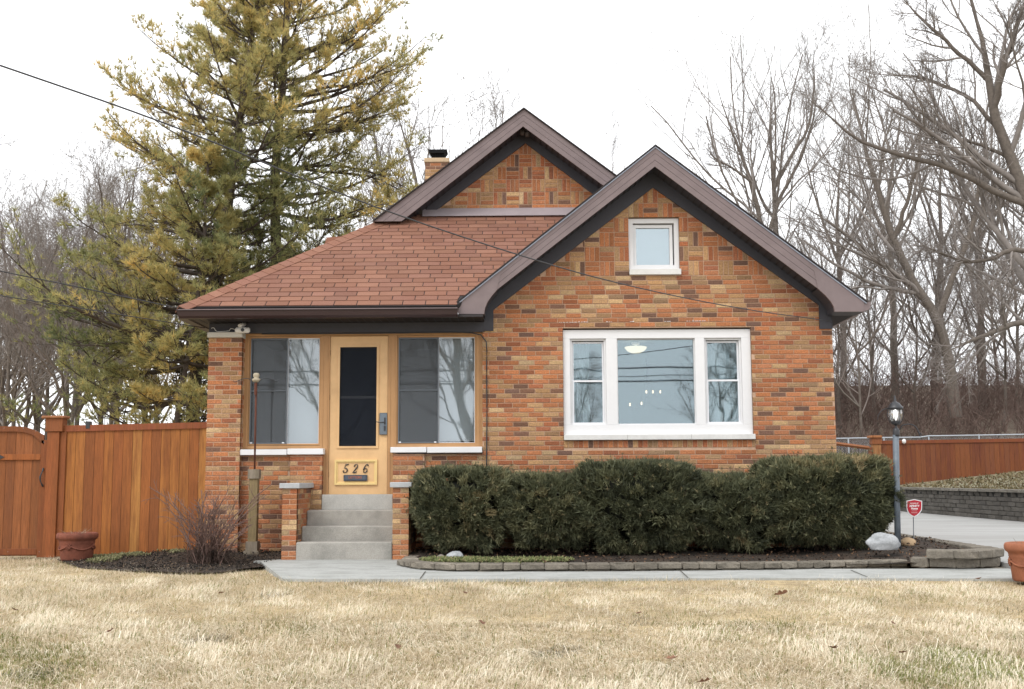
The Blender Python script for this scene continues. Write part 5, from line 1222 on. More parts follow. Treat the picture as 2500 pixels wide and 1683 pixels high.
woods = [(1, 15, 25, 590, 'slim bare tree hugging the left edge behind the gate'), (2, 62, 31, 540, 'thin bare tree behind the arch of the gate'), (0, 130, 32, 545, 'slim bare tree just right of the gate post'), (1, 260, 35, 500, 'thin bare tree behind the left fence rail bracket'), (2, 275, 43, 470, 'far slim bare tree above the middle fence planks'), (0, 395, 41, 470, 'far slim bare tree left of the pine trunks'),
    (0, 40, 22, 530, 'leftmost bare tree behind the garden gate'), (1, 105, 26, 510, 'bare tree rising behind the gate post'), (2, 170, 21, 560, 'bare tree left of the lowest pine branch tips'), (0, 235, 29, 470, 'bare tree behind the middle of the left fence'), (1, 300, 24, 450, 'bare tree showing through the lower pine boughs'), (2, 370, 27, 430, 'tall bare tree close left of the ivy-clad pine trunk'), (0, 70, 36, 520, 'far bare tree second from the left edge'), (1, 140, 40, 520, 'far bare tree between the gate post and the pine'), (2, 420, 34, 500, 'far bare tree directly behind the pine trunks'), (1, 5, 30, 560, 'bare tree cut by the left edge of the picture'), (0, 330, 38, 440, 'far bare tree behind the upper left pine boughs'), (2, 205, 33, 500, 'far bare tree above the left end of the cedar fence'),
    (0, 1050, 30, 225, 'bare tree rising behind the chimney'), (1, 1150, 34, 265, 'bare tree between the chimney and the rear gable peak'), (2, 1500, 34, 375, 'small bare treetop between the two roof peaks'), (1, 960, 36, 330, 'bare tree behind the right side of the pines'), (2, 760, 30, 480, 'bare tree seen through the pines above the porch roof')]
for j, (k, px, Yd, ptop, lab) in enumerate(woods):
    top = at(px, ptop, Yd); x = top[0]; place(k, x, Yd, 0, (top[2]) / 10.6, j * 1.7, lab)
right = [(0, 1960, 30, 640, 'sapling beside the right eave'), (1, 2030, 33, 560, 'sapling just clear of the right eave'), (2, 2085, 29, 690, 'low sapling left of the lamp post'), (0, 2130, 36, 540, 'slender tree behind the far fence post'), (1, 2215, 31, 640, 'sapling directly above the far fence light'), (2, 2260, 40, 480, 'slender tree in the middle of the right wood'), (0, 2310, 33, 610, 'sapling right of the leaning trunk'), (1, 2360, 43, 430, 'slender tree behind the largest trunk'), (2, 2420, 32, 600, 'sapling low between the arching limbs'), (0, 2470, 38, 470, 'slender tree at the right edge of the wood'), (1, 2495, 30, 680, 'sapling cut by the right edge above the fence'), (2, 1990, 42, 520, 'far slender tree above the right eave'), (1, 2160, 46, 500, 'far slender tree between lamp post and leaning trunk'), (0, 2400, 48, 520, 'farthest slender tree above the chain-link rail'), (2, 2540, 36, 520, 'slender tree just outside the right edge')]
for j, (k, px, Yd, ptop, lab) in enumerate(right):
    top = at(px, ptop, Yd); z = float(zg(top[0], Yd)); place(k, top[0], Yd, z, (top[2] - z) / 10.6, j * 2.3 + 1, 'bare grey ' + lab, 'saplings of the right-hand wood')
# trees across the street, behind the camera: they show only as reflections in the panes
for k, x, y, s, lab in ((2, -2.3, -27, 1.15, 'bare forked tree across the street mirrored in the porch panes'), (0, 9.6, -40, .95, 'bare tree across the street mirrored at the right of the picture window'), (1, -7.5, -30, 1.2, 'bare tree across the street mirrored in the left porch pane'), (0, 2.6, -44, .75, 'distant bare tree across the street mirrored low in the picture window'), (1, 12, -40, 1.1, 'bare tree across the street farther right')):
    place(k, x, y, -1.1, s, k * 2 + x, lab, 'trees across the street')
fork = bare([([(-2.35, -26, -1.1), (-2.2, -26, 1.2), (-2.05, -26, 2.6)], .30, .24), ([(-2.05, -26, 2.5), (-2.5, -26, 4.2), (-2.6, -26.3, 6.5), (-3.2, -26, 9)], .19, .07), ([(-2.05, -26, 2.5), (-1.4, -26, 4.0), (-1.0, -25.7, 5.5), (-.2, -25.5, 8.5)], .16, .06)], 77, 'stout forked tree across the street, reflected in the right porch pane', (-2.35, -26, -1.1), .012, (6, 5, 4, 3), group='trees across the street')
for z, y, lab in ((5.3, -29.0, 'street wire reflected highest in the picture window'), (4.75, -28.6, 'street wire reflected lowest in the picture window'), (4.95, -29.4, 'thin street wire crossing between the other two reflections')):
    MB().tube([(xx_, y + .15 * math.sin(xx_ * .05), z + .0022 * (xx_ - 4) ** 2 * .25 + (xx_ * .025 if z == 4.95 else .012 * xx_)) for xx_ in np.linspace(-30, 30, 30)], .03 if z != 4.95 else .016, 5).build('street_wire', mat('cable_rubber'), label=lab, cat='wire', group='street wires')

# brush on the hill
rg = np.random.default_rng(5); N = 1900
bx = rg.uniform(6.5, 30, N); by = rg.uniform(26.3, 52, N); h = rg.uniform(1.2, 3.4, N) * (1 + .055 * (by - 26)) * (.75 + .25 * np.sin(bx * 1.3)); bz = zg(bx, by)
d = np.stack([rg.normal(0, .38, N), rg.normal(0, .3, N), np.ones(N)], 1); P = np.stack([np.stack([bx, by, bz - .05], 1) + d * (h * t)[:, None] + np.stack([rg.normal(0, .10, N) * t * h, rg.normal(0, .1, N) * t * h, -.18 * t * t * h], 1) for t in np.linspace(0, 1, 5)], 1)
R = np.linspace(.016, .006, 5)[None] * rg.uniform(.7, 1.6, (N, 1)); lev = [(P, R, 3)]
P2, R2 = spawn(P, R, 6, 3, .45, (25, 75), .1, .7, .2, .1, .98, rg, .0055); lev.append((P2, R2, 3))
P3, R3 = spawn(P2[::3], R2[::3], 2, 3, .7, (25, 75), .0, .8, .2, .2, .98, rg, .005); lev.append((P3, R3, 3))
link('brush', tree_mesh('brush', lev), mat('brush_stem', albedo((112, 94, 86), .85), .95, var=.35, scale=1.2), label='tangled brown brush covering the hillside behind the far fence', cat='brush', kind='stuff')
N = 900; bx = rg.uniform(-17, -4.5, N); by = rg.uniform(14, 40, N); h = rg.uniform(1.0, 2.6, N); d = np.stack([rg.normal(0, .3, N), rg.normal(0, .3, N), np.ones(N)], 1)
P = np.stack([np.stack([bx, by, 0 * bx - .05], 1) + d * (h * t)[:, None] for t in np.linspace(0, 1, 4)], 1); R = np.linspace(.014, .006, 4)[None] * np.ones((N, 1)); lev = [(P, R, 3)]
P2, R2 = spawn(P, R, 6, 3, .45, (25, 70), .1, .7, .2, .1, .98, rg, .006); lev.append((P2, R2, 3))
link('brush', tree_mesh('brush', lev), MATS['brush_stem'], label='thin grey-brown undergrowth among the trees behind the left fence', cat='brush', kind='stuff')

# ================================================================== LEAF / NEEDLE HELPERS
def needles(C, D, m, ln, spread, wd, rng, lj=.3, base=.0):
    """m thin triangles per tuft centre C fanning round direction D"""
    N = len(C); d = unit(D[:, None, :] + rng.normal(0, spread, (N, m, 3))); l = ln * rng.uniform(1 - lj, 1 + lj, (N, m, 1))
    s = unit(np.cross(d, rng.normal(size=(N, m, 3)))) * wd / 2; c_ = C[:, None, :] + rng.normal(0, base, (N, m, 3)) if base else np.broadcast_to(C[:, None, :], (N, m, 3))
    V = np.stack([c_ - s, c_ + s, c_ + d * l], 2).reshape(-1, 3); Fc = np.arange(len(V)).reshape(-1, 3)
    return V, Fc
def leaves(C, D, ln, wd, rng, spread=.6):
    """one diamond leaf per point"""
    N = len(C); d = unit(D + rng.normal(0, spread, (N, 3))); s = unit(np.cross(d, rng.normal(size=(N, 3)))); l = (ln * rng.uniform(.6, 1.3, (N, 1))); w_ = wd * rng.uniform(.7, 1.2, (N, 1)) / 2
    V = np.stack([C, C + d * l * .45 + s * w_, C + d * l, C + d * l * .45 - s * w_], 1).reshape(-1, 3); return V, np.arange(len(V)).reshape(-1, 4)
def mixcol(cols, t):
    cols = np.array(cols); x = np.clip(t, 0, .9999) * (len(cols) - 1); i_ = x.astype(int); u = (x - i_)[:, None]; return cols[i_] * (1 - u) + cols[i_ + 1] * u

# ================================================================== PINES
m_needle = mat('pine_needles', src='attr', rough=.7, var=.0, spec=.25, trans=.48)
m_pbark = mat('pine_bark', albedo((92, 82, 75), .7), .95, var=.4, scale=8, bump=.8, bscale=18)
PC = [albedo(c_, 1.75) for c_ in ((82, 90, 62), (106, 109, 74), (130, 126, 84), (153, 141, 94), (176, 153, 96), (198, 161, 86))]
def pine(trunk_px, Y, seed, label, whorl, lenf, r0, ivy=None, dens=1.0, golden=0.0, boughs=()):
    rng = np.random.default_rng(seed); tp = smooth_path(pxl(trunk_px, Y), 30); t = thing('pine_tree', label, 'tree', (tp[0][0], Y, 0), 'pines'); tp[0][2] = -.2
    R0 = np.linspace(r0, .03, 30); link('trunk', tree_mesh('trunk', [(tp[None], R0[None], 12)]), m_pbark, t)
    zs_ = np.arange(whorl[0], tp[-1][2], whorl[2]); PL = []; RL = []
    for z in zs_:
        f = np.interp(z, tp[:, 2], np.arange(30)); c0 = np.array([np.interp(f, np.arange(30), tp[:, i_]) for i_ in range(3)]); nb = rng.integers(5, 8); a0 = rng.uniform(0, 6.28)
        for q in range(nb):
            a = a0 + q * 2 * np.pi / nb + rng.normal(0, .25); sidex = math.cos(a); L = lenf(c0[2], sidex) * rng.uniform(.72, 1.30); k = 9; hz_ = (z - zs_[0]) / max(1e-6, zs_[-1] - zs_[0])
            u = np.linspace(0, 1, k); rise = (.02 + .55 * hz_) * u + .22 * u ** 2.4 - .30 * (1 - hz_) * np.sin(u * 2.2) * .5
            PL.append(c0 + np.stack([np.cos(a) * u * L + rng.normal(0, .04, k).cumsum() * .5, np.sin(a) * u * L + rng.normal(0, .04, k).cumsum() * .5, rise * L + rng.normal(0, .03, k).cumsum() * .4 + rng.uniform(-.2, .2)], 1)); RL.append(np.linspace(.018 + .012 * L, .008, k))
    for bi, bp_ in enumerate(boughs):                      # long boughs that stand out of the crown
        for dy in (0.0, rng.uniform(-1.6, 1.6)):
            Q = smooth_path([at(px, py + (0 if dy == 0 else rng.uniform(-25, 25)), Y + dy * i_ / 3) for i_, (px, py) in enumerate(bp_)], 9); PL.append(Q); RL.append(np.linspace(.06, .010, 9))
    P = np.array(PL); R = np.array(RL); lev = [(P, R, 5)]
    P2, R2 = spawn(P, R, int(14 * dens), 5, .30, (35, 65), .25, .5, .10, .28, .98, rng, .006, flat=.75); lev.append((P2, R2, 3))
    P3, R3 = spawn(P2, R2, 3, 3, .48, (25, 55), .25, .7, .12, .2, .95, rng, .004, flat=.6); lev.append((P3, R3, 3))
    link('branches', tree_mesh('branches', lev), m_pbark, t)
    Cs = []; Ds = []
    for Q, us in ((P2, (.35, .55, .75, .9, 1.0)), (P3, (.4, .7, 1.0)), (P, (.7, .8, .9, 1.0))):
        kk = Q.shape[1]
        for u_ in us:
            f = u_ * (kk - 1); i_ = min(int(f), kk - 2); pos = Q[:, i_] + (Q[:, i_ + 1] - Q[:, i_]) * (f - i_); Cs.append(pos); Ds.append(unit(Q[:, i_ + 1] - Q[:, i_]) + np.array([0, 0, .45]))
    C = np.vstack(Cs); D = unit(np.vstack(Ds)); keep = rng.uniform(size=len(C)) < .73; C, D = C[keep], D[keep]; C = C + rng.normal(0, .03, C.shape)
    V, Fc = needles(C, D, 9, .17, .50, .0185, rng)
    g = .38 + .26 * noise3(C, .9, 4) + .16 * noise3(C, 2.6, 5) + rng.normal(0, .09, len(C)) + golden + .10 * np.clip((C[:, 2] - 3) / 12, -.5, 1)
    col = np.repeat(mixcol(PC, g), 27, axis=0)
    link('crown', np_mesh('crown', V, Fc, col), m_needle, t)
    if ivy:
        z = rng.uniform(ivy[0], ivy[1], 5200); f = np.interp(z, tp[:, 2], np.arange(30)); c0 = np.stack([np.interp(f, np.arange(30), tp[:, i_]) for i_ in range(3)], 1); a = rng.uniform(0, 6.28, len(z))
        rr_ = (r0 + .03 + np.abs(rng.normal(0, .13, len(z))) * (1 + .6 * np.sin(z * 2.1))) ; D = np.stack([np.cos(a), np.sin(a), -.3 + 0 * a], 1); V, Fc = leaves(c0 + D * rr_[:, None] * np.array([1, 1, 0]), D, .09, .075, rng, .7)
        col = np.repeat(mixcol([albedo(q, .6) for q in ((52, 56, 40), (78, 78, 56), (118, 106, 84), (140, 124, 100))], rng.uniform(0, 1, len(z))), 4, axis=0)
        link('ivy', np_mesh('ivy', V, Fc, col), mat('ivy_leaf', src='attr', rough=.6, var=0), t)
        P = []
        for q in range(120):
            z0 = rng.uniform(ivy[0], ivy[1] - .6); a = rng.uniform(0, 6.28); f = np.interp(z0, tp[:, 2], np.arange(30)); c_ = np.array([np.interp(f, np.arange(30), tp[:, i_]) for i_ in range(3)]); P.append([c_ + np.array([math.cos(a + u_) * (r0 + .05 + .35 * u_ * rng.uniform(.3, 1)), math.sin(a + u_) * (r0 + .05 + .3 * u_), u_ * rng.uniform(-.3, .9)]) for u_ in np.linspace(0, 1, 6)])
        P = np.array(P); V, Q = tubes(P, np.full(P.shape[:2], .008), 3); link('vines', np_mesh('vines', V, Q), m_twig, t)
    return t
lenA = lambda z, sx: np.interp(z, [0, 1.5, 3, 4.5, 5.5, 6.5, 7.5, 9, 10.5, 12, 14], [2.6, 3.4, 4.4, 4.9, 3.3, 3.3, 2.5, 3.0, 2.7, 1.8, .8]) * (1.0 if sx < 0 else .8)
lenB = lambda z, sx: np.interp(z, [0, 3, 5, 7, 9, 10.5, 12, 14, 16, 19], [1.5, 2.6, 3.2, 3.7, 3.6, 3.8, 3.4, 2.5, 1.7, .5]) * (.75 if sx < 0 else 1.0)
pine([(468, 1040), (478, 900), (500, 780), (530, 660), (556, 520), (580, 330), (610, 130), (635, -40), (650, -160)], 14.0, 21, 'yellow-green pine with ivy-covered trunk left of the porch roof', (1.6, 0, .80), lenA, .19, ivy=(.3, 7.8), golden=.02, dens=1.15,
     boughs=[[(545, 900), (430, 830), (280, 790), (150, 760), (62, 735)], [(545, 930), (420, 860), (300, 850), (200, 840), (130, 815)], [(545, 1000), (430, 960), (330, 930), (260, 905)], [(545, 680), (420, 660), (290, 640), (190, 622)], [(548, 580), (430, 570), (340, 545), (262, 555)], [(546, 760), (420, 740), (310, 730), (220, 700)], [(560, 470), (440, 420), (350, 370), (282, 335)], [(575, 330), (450, 300), (360, 250), (278, 205)], [(545, 820), (460, 800), (360, 830), (250, 870)]])
pine([(668, 1030), (674, 800), (676, 640), (668, 440), (690, 230), (702, 30), (708, -170), (712, -330)], 16.5, 22, 'tallest pine behind the porch roof, dark trunk and golden boughs', (3.2, 0, .84), lenB, .21, golden=.0, dens=1.15,
     boughs=[[(690, 240), (800, 230), (910, 190), (1015, 150)], [(672, 420), (800, 400), (920, 420), (1010, 470)], [(690, 150), (780, 120), (860, 90), (905, 55)], [(670, 520), (780, 540), (880, 530), (950, 500)], [(690, 330), (800, 330), (900, 290), (990, 270)]])
pine([(430, 1030), (462, 850), (497, 640), (503, 480), (508, 400)], 12.5, 23, 'slim young pine with thin grey stem in front of the ivy-covered one', (3.2, 0, .8), lambda z, sx: np.interp(z, [3, 6, 8.4], [1.7, 1.5, .4]), .07, dens=.8, golden=.18)
# ivy-wrapped dead stub against the pier

# ================================================================== YEWS IN FRONT OF THE WALL
m_yew = mat('yew_needles', src='attr', rough=.6, var=0, spec=.3, trans=.15)
m_ywood = mat('yew_wood', albedo((96, 78, 66), .6), .95, var=.3, scale=12)
YC = [albedo(c_, 2.0) for c_ in ((42, 45, 34), (58, 61, 45), (74, 76, 56), (92, 90, 66), (118, 104, 78))]
def yew(x0, x1, z0, z1, y0, y1, seed, label, brown=.0, n=17000, top_brown=0.0, pwr=8.0):
    rng = np.random.default_rng(seed); cx, cy, cz = (x0 + x1) / 2, (y0 + y1) / 2, (z0 + z1) / 2; hx, hy, hz_ = (x1 - x0) / 2, (y1 - y0) / 2, (z1 - z0) / 2
    t = thing('yew_bush', label, 'bush', (cx, cy, .12), 'clipped yews under the picture window')
    d = unit(rng.normal(size=(n, 3))); s = (np.abs(d[:, 0]) ** pwr + np.abs(d[:, 1]) ** pwr + np.abs(d[:, 2]) ** pwr) ** (-1 / pwr)
    rag = .97 + .06 * noise3(d, 5, seed) + .05 * noise3(d, 13, seed + 1) + .05 * noise3(d, 34, seed + 7); low = np.clip(-d[:, 2], 0, 1); rag = rag - low * (.14 + .30 * (.5 + .5 * noise3(d, 11, seed + 2))) - .06 * np.clip(d[:, 2], 0, 1)
    nc = n // 22; cd = unit(rng.normal(size=(nc, 3))); cid = rng.integers(0, nc, n); d = unit(cd[cid] + rng.normal(0, .042, (n, 3)))
    s = (np.abs(d[:, 0]) ** pwr + np.abs(d[:, 1]) ** pwr + np.abs(d[:, 2]) ** pwr) ** (-1 / pwr); cdep = np.minimum(rng.exponential(.075, nc), .5); ctone = rng.normal(0, .16, nc)
    rag = .97 + .06 * noise3(d, 5, seed) + .05 * noise3(d, 13, seed + 1); low = np.clip(-d[:, 2], 0, 1); rag = rag - low * (.10 + .32 * (.5 + .5 * noise3(d, 11, seed + 2))) - .03 * np.clip(d[:, 2], 0, 1)
    dep = cdep[cid] + np.abs(rng.normal(0, .03, n)); dep = np.minimum(dep, .75); shell = s * rag * (1 - dep); C = d * shell[:, None] * np.array([hx, hy, hz_]) + np.array([cx, cy, cz])
    tp_ = .78 + .22 * sstep(z0 + .02, z0 + .50 * (z1 - z0), C[:, 2]); C[:, 0] = cx + (C[:, 0] - cx) * tp_; C[:, 1] = cy + (C[:, 1] - cy) * tp_    # narrower at the foot
    N_ = unit(d / np.array([hx, hy, hz_]))
    kp = C[:, 2] > .15; C, N_, dep, cid = C[kp], N_[kp], dep[kp], cid[kp]
    V, Fc = needles(C, N_ + np.array([0, 0, .35]), 5, .072, .60, .0165, rng, base=.012)
    cl = noise3(C, 7, seed + 3) * .22 + noise3(C, 19, seed + 4) * .12
    g = .36 + cl * .6 + ctone[cid] + rng.normal(0, .07, len(C)) + brown + top_brown * np.clip((C[:, 2] - (z1 - .35)) / .35, 0, 1)
    link('foliage', np_mesh('foliage', V, Fc, np.repeat(mixcol(YC, g), 15, axis=0)), m_yew, t)
    # sprigs that break the clipped outline
    m_ = rng.integers(0, len(C), 420); Cs = C[m_]; P = np.stack([Cs, Cs + (N_[m_] + np.array([0, 0, .3])) * .05, Cs + (N_[m_] + rng.normal(0, .3, (420, 3))) * .10], 1); V, Q = tubes(P, np.full(P.shape[:2], .002), 3); link('sprigs', np_mesh('sprigs', V, Q), m_ywood, t, kind='stuff')
    V, Fc = needles(P.reshape(-1, 3), np.repeat(N_[m_], 3, 0), 8, .035, .8, .008, rng); link('sprig_needles', np_mesh('sprig_needles', V, Fc, np.repeat(mixcol(YC, rng.uniform(.3, .9, len(P) * 3)), 24, axis=0)), m_yew, t)
    st = MB()
    for q in range(9):
        a = rng.uniform(0, 6.28); bp_ = np.array([cx + rng.normal(0, .05 + .2 * hx), cy + rng.normal(0, .05), .10]); tp_ = np.array([cx + math.cos(a) * hx * .7, cy + math.sin(a) * hy * .6, cz + hz_ * rng.uniform(-.4, .6)]); mid = bp_ * .55 + tp_ * .45 + np.array([0, 0, -.08])
        st.tube(smooth_path([bp_, mid, tp_], 8), np.linspace(.020, .008, 8), 6)
    st.build('stems', m_ywood, t, smooth=True)
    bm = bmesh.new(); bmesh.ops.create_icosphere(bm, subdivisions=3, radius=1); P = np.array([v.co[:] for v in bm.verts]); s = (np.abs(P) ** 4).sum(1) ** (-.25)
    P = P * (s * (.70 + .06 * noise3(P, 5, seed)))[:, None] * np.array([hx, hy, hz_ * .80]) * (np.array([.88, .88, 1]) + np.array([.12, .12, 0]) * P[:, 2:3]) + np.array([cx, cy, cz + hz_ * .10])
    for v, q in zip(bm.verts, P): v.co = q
    me = bpy.data.meshes.new('shade_core'); bm.to_mesh(me); bm.free(); link('shade_core', me, mat('yew_shade_core', (.012, .013, .009), .95, var=.6, scale=30, bump=1, bscale=50), t)  # added solid core, coloured near black to stand for shade inside the bush
    return t
hg = lambda pxa, pxb, pya, pyb, yc, dy: (X_(pxa, 1250, yc), X_(pxb, 1250, yc), Z_(pxa, pyb, yc), Z_(pxa, pya, yc), yc - dy, -.10)
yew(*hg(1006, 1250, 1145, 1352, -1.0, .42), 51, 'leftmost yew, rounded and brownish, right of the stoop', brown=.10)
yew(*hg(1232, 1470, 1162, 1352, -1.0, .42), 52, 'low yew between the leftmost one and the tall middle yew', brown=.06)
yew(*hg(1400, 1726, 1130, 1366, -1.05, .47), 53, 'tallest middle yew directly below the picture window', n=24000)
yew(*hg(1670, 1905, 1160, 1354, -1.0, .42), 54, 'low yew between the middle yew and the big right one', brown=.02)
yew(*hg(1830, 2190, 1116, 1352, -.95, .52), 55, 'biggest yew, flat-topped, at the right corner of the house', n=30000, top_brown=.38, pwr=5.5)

# ================================================================== BARE SHRUB BY THE PIER
rg = np.random.default_rng(9); p = gr(505, 1382, .02); N = 46; a = rg.uniform(0, 6.28, N); sp = rg.uniform(.05, .85, N); h = rg.uniform(.45, 1.15, N)
d = np.stack([np.cos(a) * sp, np.sin(a) * sp * .8, np.ones(N)], 1); b0 = np.stack([p[0] + rg.normal(0, .09, N), p[1] + rg.normal(0, .06, N), 0 * a + .02], 1)
P = np.stack([b0 + d * (h * t)[:, None] * np.array([.55 + .45 * t, .55 + .45 * t, 1 - .12 * t]) + rg.normal(0, .012, (N, 3)) for t in np.linspace(0, 1, 7)], 1); R = np.linspace(.010, .0045, 7)[None] * rg.uniform(.7, 1.2, (N, 1)); lev = [(P, R, 4)]
P2, R2 = spawn(P, R, 6, 5, .38, (20, 55), .1, .7, .12, .15, .95, rg, .0038); lev.append((P2, R2, 3)); P3, R3 = spawn(P2, R2, 2, 3, .45, (20, 55), .0, .8, .15, .2, .95, rg, .0032); lev.append((P3, R3, 3))
link('bare_shrub', tree_mesh('bare_shrub', lev), mat('shrub_stem', albedo((150, 122, 112), .6), .9, var=.35, scale=3), label='leafless twiggy shrub in front of the brick corner pier', cat='shrub')
P = []; N = 260; a = rg.uniform(0, 6.28, N); l = rg.uniform(.05, .32, N)
P = np.stack([np.stack([p[0] + np.cos(a) * l * .5, p[1] + np.sin(a) * l * .35, 0 * a + .02], 1), np.stack([p[0] + np.cos(a) * l, p[1] + np.sin(a) * l * .6, rg.uniform(.05, .25, N)], 1), np.stack([p[0] + np.cos(a) * l * 1.5, p[1] + np.sin(a) * l, rg.uniform(.02, .3, N)], 1)], 1)
V, Q = tubes(P, np.full(P.shape[:2], .0028), 3); o = link('shrub_litter', np_mesh('shrub_litter', V, Q), mat('litter_stem', albedo((104, 86, 76), .5), .95, var=.4, scale=8), label='dead stems heaped round the foot of the leafless shrub', cat='dead stems', kind='stuff')

# ================================================================== LAWN AND GROUND LITTER
def blades(X, Y, Z, H, lean, az, wd, col, simple=False):
    n = len(X); dx, dy = np.cos(az), np.sin(az); px_, py_ = -dy, dx; b0 = np.stack([X, Y, Z], 1); s = np.stack([px_, py_, 0 * X], 1) * (wd / 2)[:, None]; D = np.stack([dx, dy, 0 * X], 1)
    md = b0 + D * (lean * H * .38)[:, None] + np.stack([0 * X, 0 * X, H * .62], 1); tp = b0 + D * (lean * H)[:, None] + np.stack([0 * X, 0 * X, H * (1.02 - .40 * np.minimum(lean, 1.6))], 1)
    if simple: V = np.stack([b0 - s * 1.15, b0 + s * 1.15, tp], 1).reshape(-1, 3); return V, np.arange(3 * n).reshape(-1, 3), np.repeat(col, 3, axis=0)
    V = np.stack([b0 - s, b0 + s, md + s * .8, md - s * .8, tp], 1).reshape(-1, 3); k = np.arange(n)[:, None] * 5
    Fc = np.concatenate([k + np.array([[0, 1, 2]]), k + np.array([[0, 2, 3]]), k + np.array([[3, 2, 4]])], 0); return V, Fc, np.repeat(col, 5, axis=0)
rg = np.random.default_rng(3); n = 430000
dist = 6.0 + 11.0 * rg.uniform(0, 1, n) ** 1.35; Yp = CAM[1] + dist; Xp = (rg.uniform(-1, 1, n)) * (.46 * dist + 1.3)
ok = (Yp < lawn_edge(Xp) + rg.normal(0, .04, n) + .03) & (Xp < 5.4); Xp, Yp = Xp[ok], Yp[ok]; n = len(Xp); Zp = zg(Xp, Yp) - .02; XY = np.stack([Xp, Yp, 0 * Xp], 1)
cl = noise3(XY, 2.2, 21); cl2 = noise3(XY, 7.0, 22); cl3 = noise3(XY, 24.0, 25); az = 1.2 * noise3(XY, 1.5, 23) + 2.2 * noise3(XY, 5.5, 26) + rg.normal(0, .95, n) - .6
H = .058 * rg.uniform(.5, 1.4, n) * (1 + .30 * cl2 + .25 * cl + .15 * cl3); lean = np.abs(rg.normal(.95, .45, n))
straw = np.array([albedo(c_, 1.22) for c_ in ((154, 139, 116), (181, 167, 143), (199, 187, 165), (213, 203, 183), (224, 217, 202))]); green = np.array([albedo(c_, .8) for c_ in ((116, 124, 70), (146, 150, 92), (172, 170, 112))])
tone = .55 + .16 * cl2 + .12 * cl3 + rg.normal(0, .20, n); col = mixcol(straw, tone); gm = np.clip((noise3(XY, 1.15, 31) + .55 * noise3(XY, 4.2, 32) - .48) * 1.5, 0, .5) * (.35 + .65 * sstep(-5.0, -9.0, Yp)) + .13
isg = rg.uniform(size=n) < gm; col[isg] = mixcol(green, rg.uniform(0, 1, isg.sum()))
dk = (noise3(XY, 2.9, 41) > .86) & (rg.uniform(size=n) < .5); col[dk] *= .45
st_ = rg.uniform(size=n) < .018                          # long stragglers lying over the rest
H[st_] *= rg.uniform(1.5, 2.4, st_.sum()); lean[st_] = rg.uniform(1.0, 1.6, st_.sum()); col[st_] = mixcol(straw, rg.uniform(.5, .95, st_.sum()))
WD = .0038 + .0022 * rg.uniform(size=n) + .00020 * (dist[ok] - 6)
fa = dist[ok] > 9.6                                       # far blades are single triangles
A_ = blades(*(q[~fa] for q in (Xp, Yp, Zp, H, lean, az, WD, col))); B_ = blades(*(q[fa] for q in (Xp, Yp, Zp, H, lean, az, WD, col)), simple=True)
link('lawn_grass', np_mesh('lawn_grass', np.vstack([A_[0], B_[0]]), np.vstack([A_[1], B_[1] + len(A_[0])]), np.vstack([A_[2], B_[2]])), mat('grass_blade', src='attr', rough=.75, var=0, spec=.2, trans=.28), label='dormant straw-coloured grass of the front lawn', cat='grass', kind='stuff')
# chips, leaves and stems in the beds
def chips(n, poly, zf, cols, label, seed, size=.035):
    r_ = np.random.default_rng(seed); q = np.array(poly); lo, hi = q.min(0), q.max(0); Pn = r_.uniform(lo, hi, (n, 2)); ins = np.zeros(n, bool); j = len(q) - 1
    for i_ in range(len(q)):
        c1 = (q[i_, 1] > Pn[:, 1]) != (q[j, 1] > Pn[:, 1]); ins ^= c1 & (Pn[:, 0] < (q[j, 0] - q[i_, 0]) * (Pn[:, 1] - q[i_, 1]) / (q[j, 1] - q[i_, 1] + 1e-12) + q[i_, 0]); j = i_
    Pn = Pn[ins]; z = np.array([zf(a, b_) for a, b_ in Pn]) + r_.uniform(.0, .03, len(Pn)); C = np.column_stack([Pn, z]); D = np.column_stack([r_.normal(size=(len(Pn), 2)), r_.normal(0, .25, len(Pn))])
    V, Fc = leaves(C, unit(D), size, size * .55, r_, .3); link('bed_litter', np_mesh('bed_litter', V, Fc, np.repeat(mixcol([albedo(c_, .7) for c_ in cols], r_.uniform(0, 1, len(Pn)) ** 1.6), 4, axis=0)), mat('chip', src='attr', rough=.9, var=0), label=label, cat='mulch', kind='stuff')
chips(9000, fbed, bedz, ((34, 28, 25), (60, 46, 38), (98, 74, 58), (150, 116, 88)), 'dark mulch and dead leaves under the yews', 61)
chips(6000, mbed, lbz, ((30, 28, 27), (44, 40, 36), (74, 62, 52), (140, 118, 96)), 'black mulch chips round the leafless shrub and pole', 62, .03)
def cover(n, pts, zf, cols, label, seed, h=.03):
    r_ = np.random.default_rng(seed); C = []
    for (x, y, rx, ry, w_) in pts:
        k = int(n * w_); a = r_.uniform(0, 6.28, k); l = np.sqrt(r_.uniform(0, 1, k)); C.append(np.column_stack([x + rx * l * np.cos(a), y + ry * l * np.sin(a)]))
    C = np.vstack(C); C = C[noise3(np.column_stack([C, 0 * C[:, 0]]), 9, seed) > -.35]; z = np.array([zf(a, b_) for a, b_ in C]) + r_.uniform(0, h, len(C)); C = np.column_stack([C, z])
    V, Fc = leaves(C, np.tile([0, 0, 1.0], (len(C), 1)), .028, .018, r_, .9); link('ground_cover', np_mesh('ground_cover', V, Fc, np.repeat(mixcol([albedo(c_, .7) for c_ in cols], r_.uniform(0, 1, len(C))), 4, axis=0)), mat('chip', src='attr'), label=label, cat='ground cover', kind='stuff')
g1 = gr(1110, 1366, .12); g2 = gr(1240, 1366, .12); g3 = gr(1330, 1365, .12)
cover(9000, [(g1[0], g1[1], .42, .20, .5), (g2[0], g2[1], .45, .17, .35), (g3[0], g3[1], .35, .12, .15)], bedz, ((92, 104, 66), (132, 144, 92), (160, 164, 112), (176, 158, 120)), 'low grey-green ground cover behind the left end of the stone edging', 71)
